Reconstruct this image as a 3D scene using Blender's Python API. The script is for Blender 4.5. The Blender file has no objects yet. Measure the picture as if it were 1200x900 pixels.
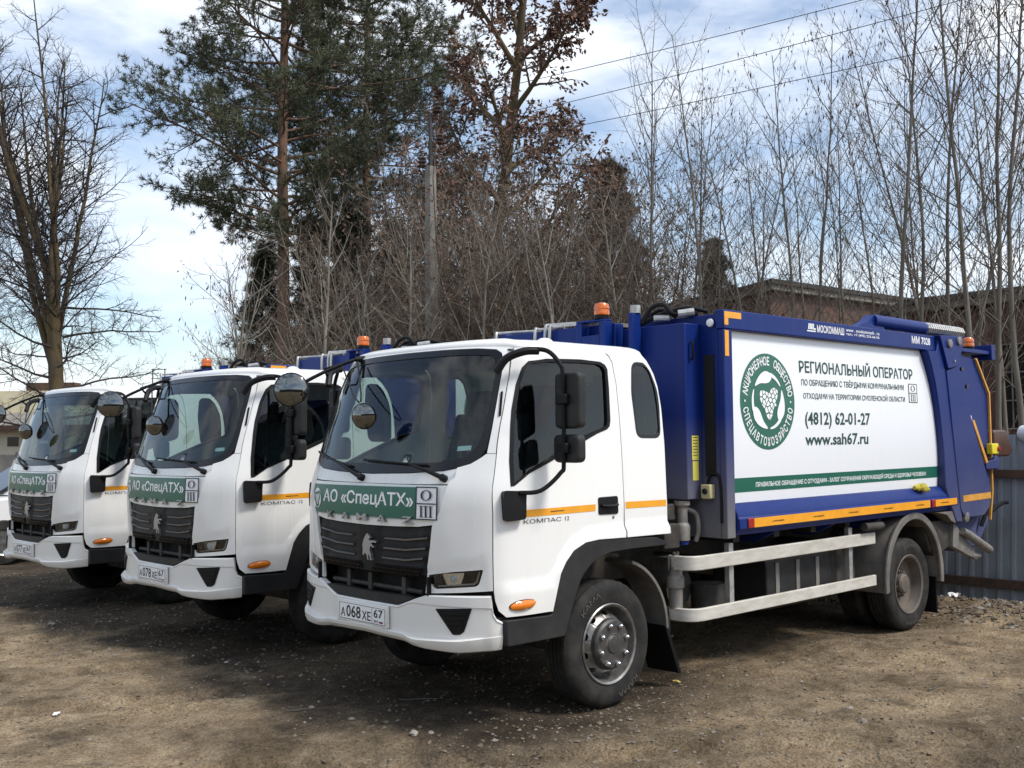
import bpy, math, random
import numpy as np
from mathutils import Vector, Matrix
from mathutils.geometry import delaunay_2d_cdt

random.seed(7)
scene = bpy.context.scene
COL = scene.collection

# ------------------------------------------------------------------ camera
CAM_POS = np.array([-5.3026, -5.7732, 1.7980])
CAM_F = np.array([0.68230163, 0.72928539, 0.05106177])
CAM_R = np.array([0.73054393, -0.68279601, -0.00975595])
CAM_U = np.array([-0.0277499, -0.04395937, 0.99864784])
cam_data = bpy.data.cameras.new('camera')
cam_data.sensor_width = 36.0
cam_data.lens = 1231.79 / 1200 * 36.0
cam_data.clip_start = 0.1
cam_data.clip_end = 4000
cam = bpy.data.objects.new('camera', cam_data)
COL.objects.link(cam)
m = Matrix.Identity(4)
for i in range(3):
    m[i][0], m[i][1], m[i][2], m[i][3] = CAM_R[i], CAM_U[i], -CAM_F[i], CAM_POS[i]
cam.matrix_world = m
scene.camera = cam

# ------------------------------------------------------------------ sky, sun, exposure
SUN_DIR = Vector((0.28, -0.72, 0.95)).normalized()          # towards the sun
SUN_EL = math.asin(SUN_DIR.z)
SUN_AZ = math.atan2(SUN_DIR.x, SUN_DIR.y)
world = bpy.data.worlds.new('World')
scene.world = world
world.use_nodes = True
wn, wl = world.node_tree.nodes, world.node_tree.links
wn.clear()
w_out = wn.new('ShaderNodeOutputWorld')
w_bg = wn.new('ShaderNodeBackground')
w_sky = wn.new('ShaderNodeTexSky')
w_sky.sky_type = 'NISHITA'
w_sky.sun_disc = False
w_sky.sun_elevation = SUN_EL
w_sky.sun_rotation = SUN_AZ
w_sky.air_density = 1.0
w_sky.dust_density = 1.2
w_sky.ozone_density = 1.2
w_bg.inputs['Strength'].default_value = 0.148
w_tc = wn.new('ShaderNodeTexCoord')
w_map = wn.new('ShaderNodeMapping')
w_map.inputs['Scale'].default_value = (1.0, 1.0, 2.6)
w_map.inputs['Location'].default_value = (0.37, 0.11, 0.30)
w_map.inputs['Rotation'].default_value = (0.0, 0.16, 0.3)
w_n1 = wn.new('ShaderNodeTexNoise')
w_n1.inputs['Scale'].default_value = 2.6
w_n1.inputs['Detail'].default_value = 9
w_n1.inputs['Roughness'].default_value = 0.55
w_n1.inputs['Distortion'].default_value = 0.25
w_ramp = wn.new('ShaderNodeValToRGB')
w_ramp.color_ramp.elements[0].position = 0.425
w_ramp.color_ramp.elements[0].color = (0.10, 0.10, 0.10, 1)
w_ramp.color_ramp.elements[1].position = 0.61
w_ramp.color_ramp.elements[1].color = (0.96, 0.96, 0.96, 1)
w_n2 = wn.new('ShaderNodeTexNoise')
w_n2.inputs['Scale'].default_value = 5.0
w_n2.inputs['Detail'].default_value = 6
w_cr = wn.new('ShaderNodeValToRGB')
w_cr.color_ramp.elements[0].position = 0.34
w_cr.color_ramp.elements[0].color = (5.0, 5.6, 6.5, 1)
w_cr.color_ramp.elements[1].position = 0.64
w_cr.color_ramp.elements[1].color = (7.1, 7.25, 7.4, 1)
w_mix = wn.new('ShaderNodeMix')
w_mix.data_type = 'RGBA'
wl.new(w_tc.outputs['Generated'], w_map.inputs['Vector'])
wl.new(w_map.outputs['Vector'], w_n1.inputs['Vector'])
wl.new(w_map.outputs['Vector'], w_n2.inputs['Vector'])
wl.new(w_n1.outputs['Fac'], w_ramp.inputs['Fac'])
wl.new(w_n2.outputs['Fac'], w_cr.inputs['Fac'])
wl.new(w_ramp.outputs['Color'], w_mix.inputs['Factor'])
wl.new(w_sky.outputs['Color'], w_mix.inputs[6])
wl.new(w_cr.outputs['Color'], w_mix.inputs[7])
wl.new(w_mix.outputs[2], w_bg.inputs['Color'])
wl.new(w_bg.outputs['Background'], w_out.inputs['Surface'])

sun_data = bpy.data.lights.new('sun', 'SUN')
sun_data.energy = 2.5
sun_data.angle = math.radians(13)
sun_data.color = (1.0, 0.955, 0.89)
sun = bpy.data.objects.new('sun', sun_data)
COL.objects.link(sun)
sun.rotation_euler = SUN_DIR.to_track_quat('Z', 'Y').to_euler()
sun.location = (0, 0, 40)

scene.view_settings.view_transform = 'Standard'
scene.view_settings.look = 'None'
scene.view_settings.gamma = 1
scene.view_settings.exposure = 0.38
scene.render.resolution_x = 1024
scene.render.resolution_y = 768
scene.cycles.use_denoising = True
scene.cycles.max_bounces = 10
scene.cycles.transparent_max_bounces = 16

# ------------------------------------------------------------------ materials
MATS = {}
def mat(name, col, rough=0.5, metal=0.0, var=0.0, vscale=4.0, bump=0.0, bscale=60.0, col2=None,
        spec=0.5, coat=0.0, detail=6.0, lo=0.35, hi=0.65, trans=0.0, emit=None, rvar=0.0, stretch=None, coord='Object'):
    """Principled material: noise between col and col2 (or a darker col), fine bump."""
    mt = bpy.data.materials.new(name)
    mt.use_nodes = True
    nt = mt.node_tree
    b = nt.nodes['Principled BSDF']
    b.inputs['Base Color'].default_value = (*col, 1)
    b.inputs['Roughness'].default_value = rough
    b.inputs['Metallic'].default_value = metal
    b.inputs['Specular IOR Level'].default_value = spec
    b.inputs['Coat Weight'].default_value = coat
    b.inputs['Coat Roughness'].default_value = 0.08
    if trans: b.inputs['Transmission Weight'].default_value = trans
    tc = nt.nodes.new('ShaderNodeTexCoord')
    src = tc.outputs[coord]
    if stretch:
        mp = nt.nodes.new('ShaderNodeMapping')
        mp.inputs['Scale'].default_value = stretch
        nt.links.new(src, mp.inputs['Vector'])
        src = mp.outputs['Vector']
    if var or col2:
        if col2 is None: col2 = tuple(c * (1 - var) for c in col)
        n = nt.nodes.new('ShaderNodeTexNoise')
        n.inputs['Scale'].default_value = vscale
        n.inputs['Detail'].default_value = detail
        n.inputs['Roughness'].default_value = 0.62
        r = nt.nodes.new('ShaderNodeValToRGB')
        r.color_ramp.elements[0].position = lo
        r.color_ramp.elements[0].color = (*col, 1)
        r.color_ramp.elements[1].position = hi
        r.color_ramp.elements[1].color = (*col2, 1)
        nt.links.new(src, n.inputs['Vector'])
        nt.links.new(n.outputs['Fac'], r.inputs['Fac'])
        nt.links.new(r.outputs['Color'], b.inputs['Base Color'])
        if rvar:
            mr = nt.nodes.new('ShaderNodeMapRange')
            mr.inputs['To Min'].default_value = rough - rvar
            mr.inputs['To Max'].default_value = rough + rvar
            nt.links.new(n.outputs['Fac'], mr.inputs['Value'])
            nt.links.new(mr.outputs['Result'], b.inputs['Roughness'])
    if bump:
        n2 = nt.nodes.new('ShaderNodeTexNoise')
        n2.inputs['Scale'].default_value = bscale
        n2.inputs['Detail'].default_value = 5
        bp = nt.nodes.new('ShaderNodeBump')
        bp.inputs['Strength'].default_value = bump
        bp.inputs['Distance'].default_value = 0.01
        nt.links.new(src, n2.inputs['Vector'])
        nt.links.new(n2.outputs['Fac'], bp.inputs['Height'])
        nt.links.new(bp.outputs['Normal'], b.inputs['Normal'])
    MATS[name] = mt
    return mt

def dusty(name, col, dust, z0, z1, rough=0.35, coat=0.3, amount=0.85, scale=5.0, base=0.0, spec=0.5, streak=0.05):
    """Paint carrying road dust: thicker towards the wheels, broken up by noise."""
    mt = mat(name, col, rough, coat=coat, spec=spec)
    nt = mt.node_tree
    b = nt.nodes['Principled BSDF']
    tc = nt.nodes.new('ShaderNodeTexCoord')
    sp = nt.nodes.new('ShaderNodeSeparateXYZ')
    nt.links.new(tc.outputs['Object'], sp.inputs['Vector'])
    n = nt.nodes.new('ShaderNodeTexNoise')
    n.inputs['Scale'].default_value = scale
    n.inputs['Detail'].default_value = 7
    nt.links.new(tc.outputs['Object'], n.inputs['Vector'])
    mr = nt.nodes.new('ShaderNodeMapRange')
    mr.inputs['From Min'].default_value = z1
    mr.inputs['From Max'].default_value = z0
    mr.inputs['To Min'].default_value = base
    mr.inputs['To Max'].default_value = amount
    nt.links.new(sp.outputs['Z'], mr.inputs['Value'])
    mul = nt.nodes.new('ShaderNodeMath'); mul.operation = 'MULTIPLY'
    ad = nt.nodes.new('ShaderNodeMath'); ad.operation = 'ADD'; ad.inputs[1].default_value = 0.5
    nt.links.new(n.outputs['Fac'], ad.inputs[0])
    nt.links.new(mr.outputs['Result'], mul.inputs[0])
    nt.links.new(ad.outputs['Value'], mul.inputs[1])
    mp3 = nt.nodes.new('ShaderNodeMapping'); mp3.inputs['Scale'].default_value = (8, 8, .45)
    n3 = nt.nodes.new('ShaderNodeTexNoise'); n3.inputs['Scale'].default_value = 1.6; n3.inputs['Detail'].default_value = 6
    nt.links.new(tc.outputs['Object'], mp3.inputs['Vector']); nt.links.new(mp3.outputs['Vector'], n3.inputs['Vector'])
    m3 = nt.nodes.new('ShaderNodeMapRange'); m3.inputs['From Min'].default_value = .52; m3.inputs['From Max'].default_value = .78
    m3.inputs['To Min'].default_value = 0.0; m3.inputs['To Max'].default_value = streak
    nt.links.new(n3.outputs['Fac'], m3.inputs['Value'])
    ad3 = nt.nodes.new('ShaderNodeMath'); ad3.operation = 'ADD'; ad3.use_clamp = True
    nt.links.new(mul.outputs['Value'], ad3.inputs[0]); nt.links.new(m3.outputs['Result'], ad3.inputs[1])
    mul = ad3
    mx = nt.nodes.new('ShaderNodeMix'); mx.data_type = 'RGBA'
    mx.inputs[6].default_value = (*col, 1)
    mx.inputs[7].default_value = (*dust, 1)
    nt.links.new(mul.outputs['Value'], mx.inputs['Factor'])
    nt.links.new(mx.outputs[2], b.inputs['Base Color'])
    mr2 = nt.nodes.new('ShaderNodeMapRange')
    mr2.inputs['To Min'].default_value = rough
    mr2.inputs['To Max'].default_value = 0.8
    nt.links.new(mul.outputs['Value'], mr2.inputs['Value'])
    nt.links.new(mr2.outputs['Result'], b.inputs['Roughness'])
    b.inputs['Coat Weight'].default_value = coat * 0.4
    return mt

def glass_mat(name, tint, refl_rough=0.02, ior=1.5):
    mt = bpy.data.materials.new(name)
    mt.use_nodes = True
    nt = mt.node_tree
    nt.nodes.clear()
    out = nt.nodes.new('ShaderNodeOutputMaterial')
    tr = nt.nodes.new('ShaderNodeBsdfTransparent')
    tr.inputs['Color'].default_value = (*tint, 1)
    gl = nt.nodes.new('ShaderNodeBsdfGlossy')
    gl.inputs['Roughness'].default_value = refl_rough
    gl.inputs['Color'].default_value = (1, 1, 1, 1)
    fr = nt.nodes.new('ShaderNodeFresnel')
    fr.inputs['IOR'].default_value = ior
    ad = nt.nodes.new('ShaderNodeMath'); ad.operation = 'MULTIPLY_ADD'
    ad.inputs[1].default_value = 1.0; ad.inputs[2].default_value = 0.0; ad.use_clamp = True
    mx = nt.nodes.new('ShaderNodeMixShader')
    nt.links.new(fr.outputs[0], ad.inputs[0])
    nt.links.new(ad.outputs[0], mx.inputs[0])
    nt.links.new(tr.outputs[0], mx.inputs[1])
    nt.links.new(gl.outputs[0], mx.inputs[2])
    nt.links.new(mx.outputs[0], out.inputs['Surface'])
    MATS[name] = mt
    return mt

dusty('white_paint', (0.80, 0.80, 0.775), (0.44, 0.39, 0.31), 0.35, 0.95, rough=0.26, coat=0.5, amount=0.40, scale=3.5, base=0.015)
dusty('blue_paint', (0.004, 0.021, 0.150), (0.20, 0.19, 0.18), 0.9, 1.4, rough=0.36, coat=0.0, amount=0.06, scale=3.0, base=0.0, spec=0.2)
dusty('dusty_blue', (0.005, 0.020, 0.140), (0.17, 0.165, 0.16), 1.10, 1.95, rough=0.42, coat=0.0, amount=0.85, scale=2.2, base=0.0, spec=0.18)
dusty('tail_blue', (0.005, 0.020, 0.140), (0.17, 0.17, 0.18), 0.95, 2.1, rough=0.40, coat=0.0, amount=0.40, scale=2.5, base=0.0, spec=0.18)
dusty('panel_white', (0.80, 0.82, 0.85), (0.5, 0.48, 0.44), 1.25, 1.7, rough=0.3, coat=0.3, amount=0.12, scale=3.0, base=0.01)
mat('black_plastic', (0.007, 0.007, 0.008), 0.48, var=0.3, vscale=6, bump=0.08, bscale=400, spec=0.22)
mat('grey_plastic', (0.015, 0.0155, 0.017), 0.55, spec=0.3, col2=(0.030, 0.029, 0.028), vscale=5, bump=0.08, bscale=300)
mat('gloss_black', (0.007, 0.007, 0.009), 0.22, spec=0.35, var=0.3)
mat('void_black', (0.006, 0.006, 0.006), 0.9)
mat('rubber', (0.016, 0.0155, 0.015), 0.75, spec=.25, col2=(0.050, 0.045, 0.039), vscale=7, bump=0.25, bscale=90, lo=0.4, hi=0.75)
mat('tyre_lettering', (0.075, 0.068, 0.06), 0.8)
mat('chassis', (0.018, 0.017, 0.016), 0.7, col2=(0.06, 0.052, 0.043), vscale=8, bump=0.15, bscale=60)
mat('fender_dust', (0.085, 0.082, 0.078), 0.7, col2=(0.19, 0.17, 0.145), vscale=4, bump=0.1, bscale=80)
mat('guard_metal', (0.62, 0.60, 0.54), 0.55, metal=0.1, col2=(0.47, 0.44, 0.38), vscale=9, bump=0.12, bscale=120, stretch=(0.6, 1, 2))
mat('rim_steel', (0.30, 0.30, 0.30), 0.38, metal=0.75, col2=(0.16, 0.145, 0.125), vscale=12, bump=0.05)
mat('rim_rust', (0.085, 0.074, 0.064), 0.7, col2=(0.135, 0.108, 0.085), vscale=9, bump=0.1)
mat('hub_black', (0.028, 0.027, 0.027), 0.5, col2=(0.06, 0.055, 0.05), vscale=14)
mat('chrome', (0.80, 0.80, 0.81), 0.16, metal=1.0)
mat('silver', (0.38, 0.39, 0.41), 0.32, metal=0.8)
mat('galvanised', (0.52, 0.52, 0.50), 0.45, metal=0.6, var=0.3, vscale=20)
mat('steel_grey', (0.16, 0.155, 0.15), 0.6, metal=0.3, col2=(0.27, 0.25, 0.22), vscale=10, bump=0.1)
mat('green_vinyl', (0.012, 0.115, 0.075), 0.35)
mat('white_vinyl', (0.82, 0.83, 0.84), 0.35)
mat('ink', (0.013, 0.055, 0.043), 0.5)
mat('black_ink', (0.012, 0.012, 0.013), 0.5)
mat('orange_tape', (0.86, 0.37, 0.018), 0.35, var=0.12, vscale=14)
mat('dusty_orange', (0.70, 0.34, 0.06), 0.5, var=0.3, vscale=14)
mat('orange_lens', (0.85, 0.22, 0.01), 0.12, coat=0.6, var=0.25, vscale=40)
mat('beacon_lens', (0.72, 0.15, 0.012), 0.16, coat=0.5, var=0.35, vscale=18)
mat('red_lens', (0.35, 0.025, 0.02), 0.2, var=0.2)
mat('yellow_sticker', (0.72, 0.66, 0.12), 0.5, var=0.15, vscale=40)
mat('yellow_paint', (0.72, 0.60, 0.03), 0.4)
mat('beige_plastic', (0.55, 0.49, 0.27), 0.5, var=0.2)
mat('interior_dark', (0.028, 0.031, 0.036), 0.75, var=0.3)
mat('interior_grey', (0.10, 0.105, 0.11), 0.8, var=0.2)
mat('seat_fabric', (0.03, 0.032, 0.04), 0.9, col2=(0.055, 0.058, 0.066), vscale=30)
mat('mirror_glass', (0.17, 0.18, 0.18), 0.05, metal=1.0)
mat('brown_vinyl', (0.085, 0.035, 0.018), 0.4, var=0.4, vscale=5)
mat('lamp_dome', (0.74, 0.75, 0.75), 0.15, coat=0.5)
glass_mat('windscreen_glass', (0.70, 0.90, 0.84))
glass_mat('side_glass', (0.42, 0.47, 0.46))
glass_mat('lamp_glass', (0.86, 0.88, 0.88))

# ------------------------------------------------------------------ mesh helpers
def tag(o, label=None, category=None, group=None, kind=None):
    if label: o['label'] = label
    if category: o['category'] = category
    if group: o['group'] = group
    if kind: o['kind'] = kind
    return o

def empty(name, loc=(0, 0, 0), rz=0.0, parent=None):
    o = bpy.data.objects.new(name, None)
    COL.objects.link(o)
    o.location = loc
    o.rotation_euler = (0, 0, rz)
    o.empty_display_size = 0.3
    o.parent = parent
    return o

def link_mesh(name, verts, faces, material, parent=None, smooth=True, angle=34, bevel=0.0, segs=2):
    me = bpy.data.meshes.new(name)
    if isinstance(verts, np.ndarray): verts = verts.tolist()
    if isinstance(faces, np.ndarray): faces = faces.tolist()
    me.from_pydata(verts, [], faces)
    me.update()
    if smooth:
        me.shade_smooth()
        me.set_sharp_from_angle(angle=math.radians(angle))
    me.materials.append(MATS[material] if isinstance(material, str) else material)
    o = bpy.data.objects.new(name, me)
    COL.objects.link(o)
    o.parent = parent
    if bevel:
        b = o.modifiers.new('bevel', 'BEVEL')
        b.width = bevel; b.segments = segs; b.limit_method = 'ANGLE'; b.angle_limit = math.radians(40)
        b.harden_normals = False
    return o

def ortho(t):
    t = np.asarray(t, float); t = t / np.linalg.norm(t)
    a = np.array([0, 0, 1.0]) if abs(t[2]) < 0.9 else np.array([1.0, 0, 0])
    n = np.cross(t, a); n /= np.linalg.norm(n)
    return t, n, np.cross(t, n)

class MB:
    def __init__(self): self.v = []; self.f = []
    def add(self, verts, faces):
        k = len(self.v)
        self.v += [tuple(float(c) for c in p) for p in verts]
        self.f += [tuple(i + k for i in f) for f in faces]
        return self
    def box(self, x0, x1, y0, y1, z0, z1):
        v = [(x, y, z) for x in (x0, x1) for y in (y0, y1) for z in (z0, z1)]
        return self.add(v, [(0, 1, 3, 2), (4, 6, 7, 5), (0, 4, 5, 1), (2, 3, 7, 6), (0, 2, 6, 4), (1, 5, 7, 3)])
    def prism(self, poly, axis, a, b):
        """poly: 2D outline in the two other axes (in x,y,z order), extruded along axis from a to b."""
        n = len(poly)
        def P(p, w):
            q = list(p); q.insert(axis, w); return tuple(q)
        v = [P(p, a) for p in poly] + [P(p, b) for p in poly]
        f = [tuple(range(n))[::-1], tuple(range(n, 2 * n))]
        f += [(i, (i + 1) % n, n + (i + 1) % n, n + i) for i in range(n)]
        area = sum(poly[i][0] * poly[(i + 1) % n][1] - poly[(i + 1) % n][0] * poly[i][1] for i in range(n))
        flip = (area < 0) ^ (b < a) ^ (axis == 1)
        if flip: f = [t[::-1] for t in f]
        return self.add(v, f)
    def tube(self, path, r, n=10, caps=True):
        path = [np.asarray(p, float) for p in path]
        rs = r if isinstance(r, (list, tuple)) else [r] * len(path)
        rings = []
        prev = None
        for i, p in enumerate(path):
            t = path[min(i + 1, len(path) - 1)] - path[max(i - 1, 0)]
            t, a, b = ortho(t)
            if prev is not None:
                a = prev - t * (prev @ t); a /= np.linalg.norm(a); b = np.cross(t, a)
            prev = a
            rings.append([p + rs[i] * (math.cos(2 * math.pi * k / n) * a + math.sin(2 * math.pi * k / n) * b) for k in range(n)])
        v = [q for ring in rings for q in ring]
        f = [(i * n + k, i * n + (k + 1) % n, (i + 1) * n + (k + 1) % n, (i + 1) * n + k)
             for i in range(len(path) - 1) for k in range(n)]
        if caps: f += [tuple(range(n))[::-1], tuple(range((len(path) - 1) * n, len(path) * n))]
        return self.add(v, f)
    def lathe(self, prof, center, axis, n=32, close=False):
        """prof: list of (offset along axis, radius)."""
        c = np.asarray(center, float)
        t, a, b = ortho(axis)
        v = []
        for h, r in prof:
            for k in range(n):
                w = 2 * math.pi * k / n
                v.append(c + t * h + r * (math.cos(w) * a + math.sin(w) * b))
        m = len(prof)
        f = [(i * n + k, i * n + (k + 1) % n, (i + 1) * n + (k + 1) % n, (i + 1) * n + k)
             for i in range(m - 1) for k in range(n)]
        if close: f += [tuple(range(n))[::-1], tuple(range((m - 1) * n, m * n))]
        return self.add(v, f)
    def build_each(self, name, material, parent=None, **kw):
        """one object for every connected piece"""
        root = list(range(len(self.v)))
        def find(a):
            while root[a] != a: root[a] = root[root[a]]; a = root[a]
            return a
        for f in self.f:
            r0 = find(f[0])
            for i in f[1:]: root[find(i)] = r0
        groups = {}
        for f in self.f: groups.setdefault(find(f[0]), []).append(f)
        out = []
        for fs in groups.values():
            idx = sorted({i for f in fs for i in f}); mp = {i: k for k, i in enumerate(idx)}
            out.append(link_mesh(name, [self.v[i] for i in idx], [tuple(mp[i] for i in f) for f in fs], material, parent, **kw))
        return out
    def build(self, name, material, parent=None, **kw):
        return link_mesh(name, self.v, self.f, material, parent, **kw)

def smooth_path(pts, n=6):
    pts = [np.asarray(p, float) for p in pts]
    out = []
    for i in range(len(pts) - 1):
        p0, p1, p2, p3 = pts[max(i - 1, 0)], pts[i], pts[i + 1], pts[min(i + 2, len(pts) - 1)]
        for k in range(n):
            t = k / n
            out.append(0.5 * (2 * p1 + (p2 - p0) * t + (2 * p0 - 5 * p1 + 4 * p2 - p3) * t * t + (3 * p1 - p0 - 3 * p2 + p3) * t ** 3))
    out.append(pts[-1])
    return out

def fillet(poly, r, n=5):
    """round the corners of a 2D polygon; r is one radius or one per corner."""
    out = []
    N = len(poly)
    for i in range(N):
        p = np.array(poly[i], float); a = np.array(poly[i - 1], float); b = np.array(poly[(i + 1) % N], float)
        rr = r[i] if isinstance(r, (list, tuple)) else r
        da, db = np.linalg.norm(a - p), np.linalg.norm(b - p)
        rr = min(rr, da * 0.48, db * 0.48)
        if rr < 1e-5:
            out.append(tuple(p)); continue
        A = p + (a - p) / da * rr; B = p + (b - p) / db * rr
        for k in range(n + 1):
            t = k / n
            out.append(tuple((1 - t) ** 2 * A + 2 * t * (1 - t) * p + t * t * B))
    return out

def inside(poly, P):
    P = np.asarray(P); x, y = P[:, 0], P[:, 1]
    r = np.zeros(len(P), bool)
    n = len(poly)
    for i in range(n):
        (x1, y1), (x2, y2) = poly[i], poly[(i + 1) % n]
        if y1 == y2: continue
        c = ((y1 > y) != (y2 > y)) & (x < (x2 - x1) * (y - y1) / (y2 - y1) + x1)
        r ^= c
    return r

def seg_dist(poly, P):
    d = np.full(len(P), 1e9)
    n = len(poly)
    for i in range(n):
        a = np.array(poly[i]); b = np.array(poly[(i + 1) % n]); ab = b - a
        L = ab @ ab
        if L < 1e-14: continue
        t = np.clip(((P - a) @ ab) / L, 0, 1)
        d = np.minimum(d, np.linalg.norm(P - a - t[:, None] * ab, axis=1))
    return d

def resample(poly, step):
    out = []
    n = len(poly)
    for i in range(n):
        a = np.array(poly[i], float); b = np.array(poly[(i + 1) % n], float)
        L = np.linalg.norm(b - a)
        if L < 1e-6: continue
        k = max(1, int(math.ceil(L / step)))
        out += [tuple(a + (b - a) * j / k) for j in range(k)]
    return out

def sheet(name, material, parent, outline, fn, holes=(), grid=0.05, thick=0.015, off=0.0, ref=None, angle=34):
    """a panel: 2D outline with holes, laid on the surface fn(u,v)->(N,3), given thickness inwards."""
    loops = [resample(outline, grid)] + [resample(h, grid * 0.8) for h in holes]
    pts, edges = [], []
    for lp in loops:
        k = len(pts)
        pts += lp
        edges += [(k + i, k + (i + 1) % len(lp)) for i in range(len(lp))]
    arr = np.array(pts)
    lo, hi = arr.min(0), arr.max(0)
    gu, gv = np.meshgrid(np.arange(lo[0], hi[0], grid), np.arange(lo[1], hi[1], grid))
    G = np.stack([gu.ravel(), gv.ravel()], 1)
    if len(G):
        ok = inside(loops[0], G)
        for h in loops[1:]: ok &= ~inside(h, G)
        G = G[ok]
        for lp in loops:
            if len(G): G = G[seg_dist(lp, G) > grid * 0.45]
    allp = [Vector((float(p[0]), float(p[1]))) for p in pts] + [Vector((float(p[0]), float(p[1]))) for p in G]
    vv, ee, ff, *_ = delaunay_2d_cdt(allp, edges, [], 0, 1e-6)
    V = np.array([(p.x, p.y) for p in vv])
    T = np.array([f for f in ff if len(f) == 3])
    cen = V[T].mean(1)
    ok = inside(loops[0], cen)
    for h in loops[1:]: ok &= ~inside(h, cen)
    T = T[ok]
    e = 1e-4
    P = fn(V[:, 0], V[:, 1])
    N = np.cross(fn(V[:, 0] + e, V[:, 1]) - fn(V[:, 0] - e, V[:, 1]), fn(V[:, 0], V[:, 1] + e) - fn(V[:, 0], V[:, 1] - e))
    N /= np.maximum(np.linalg.norm(N, axis=1), 1e-12)[:, None]
    R = ref(P) if ref else P - np.array([-0.15, 0, 1.6])
    sgn = np.sign((N * R).sum(1)); sgn[sgn == 0] = 1
    N *= sgn[:, None]
    front = P + N * off
    # triangle winding agrees with outward normal
    tn = np.cross(front[T[:, 1]] - front[T[:, 0]], front[T[:, 2]] - front[T[:, 0]])
    fl = (tn * N[T].mean(1)).sum(1) < 0
    T[fl] = T[fl][:, ::-1]
    faces = T.tolist()
    verts = front
    if thick:
        n = len(front)
        verts = np.vstack([front, P + N * (off - thick)])
        faces += (T[:, ::-1] + n).tolist()
        cnt = {}
        for t in T.tolist():
            for a, b in ((t[0], t[1]), (t[1], t[2]), (t[2], t[0])):
                key = (min(a, b), max(a, b))
                cnt[key] = None if key in cnt else (a, b)
        for ab in cnt.values():
            if ab: faces.append((ab[1], ab[0], ab[0] + n, ab[1] + n))
    return link_mesh(name, verts, faces, material, parent, angle=angle)

# ------------------------------------------------------------------ lettering
TEXTS = {}
def prepare_texts(items):
    objs = []
    for key, (body, offset, extrude) in items.items():
        c = bpy.data.curves.new('lettering_curve', 'FONT')
        c.body = body; c.offset = offset; c.resolution_u = 2; c.extrude = extrude
        c.align_x = 'LEFT'
        o = bpy.data.objects.new('lettering_source', c)
        COL.objects.link(o); objs.append((key, o, c))
    dg = bpy.context.evaluated_depsgraph_get()
    for key, o, c in objs:
        me = bpy.data.meshes.new_from_object(o.evaluated_get(dg))
        V = np.array([tuple(v.co) for v in me.vertices], float)
        TEXTS[key] = (V, [tuple(p.vertices) for p in me.polygons])
        bpy.data.meshes.remove(me)
    for key, o, c in objs:
        bpy.data.objects.remove(o); bpy.data.curves.remove(c)

def text_on(name, key, material, parent, u0, u1, v0, v1, place, depth=None):
    """fit prepared lettering into u0..u1 x v0..v1 and lay it with place(U,V,W)->(N,3)."""
    V, F = TEXTS[key]
    a, b = V.min(0), V.max(0)
    U = u0 + (V[:, 0] - a[0]) / (b[0] - a[0]) * (u1 - u0)
    Z = v0 + (V[:, 1] - a[1]) / (b[1] - a[1]) * (v1 - v0)
    W = np.zeros(len(V)) if depth is None else (V[:, 2] - a[2]) / max(b[2] - a[2], 1e-9) * depth
    P = place(U, Z, W)
    return link_mesh(name, P, F, material, parent, smooth=False)
# ------------------------------------------------------------------ cab surface: plan curve s, height z
PLAN = [(-1.235, 0), (-1.228, .3), (-1.202, .575), (-1.160, .75), (-1.105, .89), (-1.066, .96), (-1.025, 1.017), (-.965, 1.048),
        (-.86, 1.068), (-.65, 1.08), (-.3, 1.08), (0.1, 1.08), (.50, 1.08), (.580, 1.076), (.605, 1.056), (.612, 1.0), (.612, .5), (.612, 0)]
def plan_curve(pts, n=8):
    out = []
    P = [(pts[0][0], -pts[1][1])] + pts + [pts[-1]]
    for i in range(1, len(P) - 2):
        p0, p1, p2, p3 = P[i - 1], P[i], P[i + 1], P[i + 2]
        d1 = math.dist(p0, p1) ** .5 or 1e-3; d2 = math.dist(p1, p2) ** .5; d3 = math.dist(p2, p3) ** .5 or 1e-3
        for k in range(n):
            t = k / n
            m1 = [((p1[j] - p0[j]) / d1 - (p2[j] - p0[j]) / (d1 + d2) + (p2[j] - p1[j]) / d2) * d2 for j in (0, 1)]
            m2 = [((p2[j] - p1[j]) / d2 - (p3[j] - p1[j]) / (d2 + d3) + (p3[j] - p2[j]) / d3) * d2 for j in (0, 1)]
            h = (2 * t ** 3 - 3 * t * t + 1, t ** 3 - 2 * t * t + t, -2 * t ** 3 + 3 * t * t, t ** 3 - t * t)
            out.append(tuple(h[0] * p1[j] + h[1] * m1[j] + h[2] * p2[j] + h[3] * m2[j] for j in (0, 1)))
    out.append(pts[-1])
    return np.array(out)
CV = plan_curve(PLAN)
SL = np.concatenate([[0], np.cumsum(np.linalg.norm(np.diff(CV, axis=0), axis=1))])
STOT = SL[-1]
RAKE = np.array([(1.0, 0), (1.40, .004), (1.48, .012), (1.53, .025), (1.58, .042), (1.66, .068), (1.87, .130), (2.16, .235), (2.30, .295), (2.38, .345), (2.46, .42)])
TUM = np.array([(1.0, 1), (1.35, 1), (1.7, .98), (2.0, .958), (2.2, .942), (2.36, .93), (2.46, .915)])
REAR = np.array([(1.0, 0), (1.4, 0), (1.75, -.012), (2.0, -.008), (2.15, .012), (2.25, .05), (2.33, .11), (2.40, .20)])
def sst(t):
    t = np.clip(t, 0, 1)
    return t * t * (3 - 2 * t)
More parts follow.
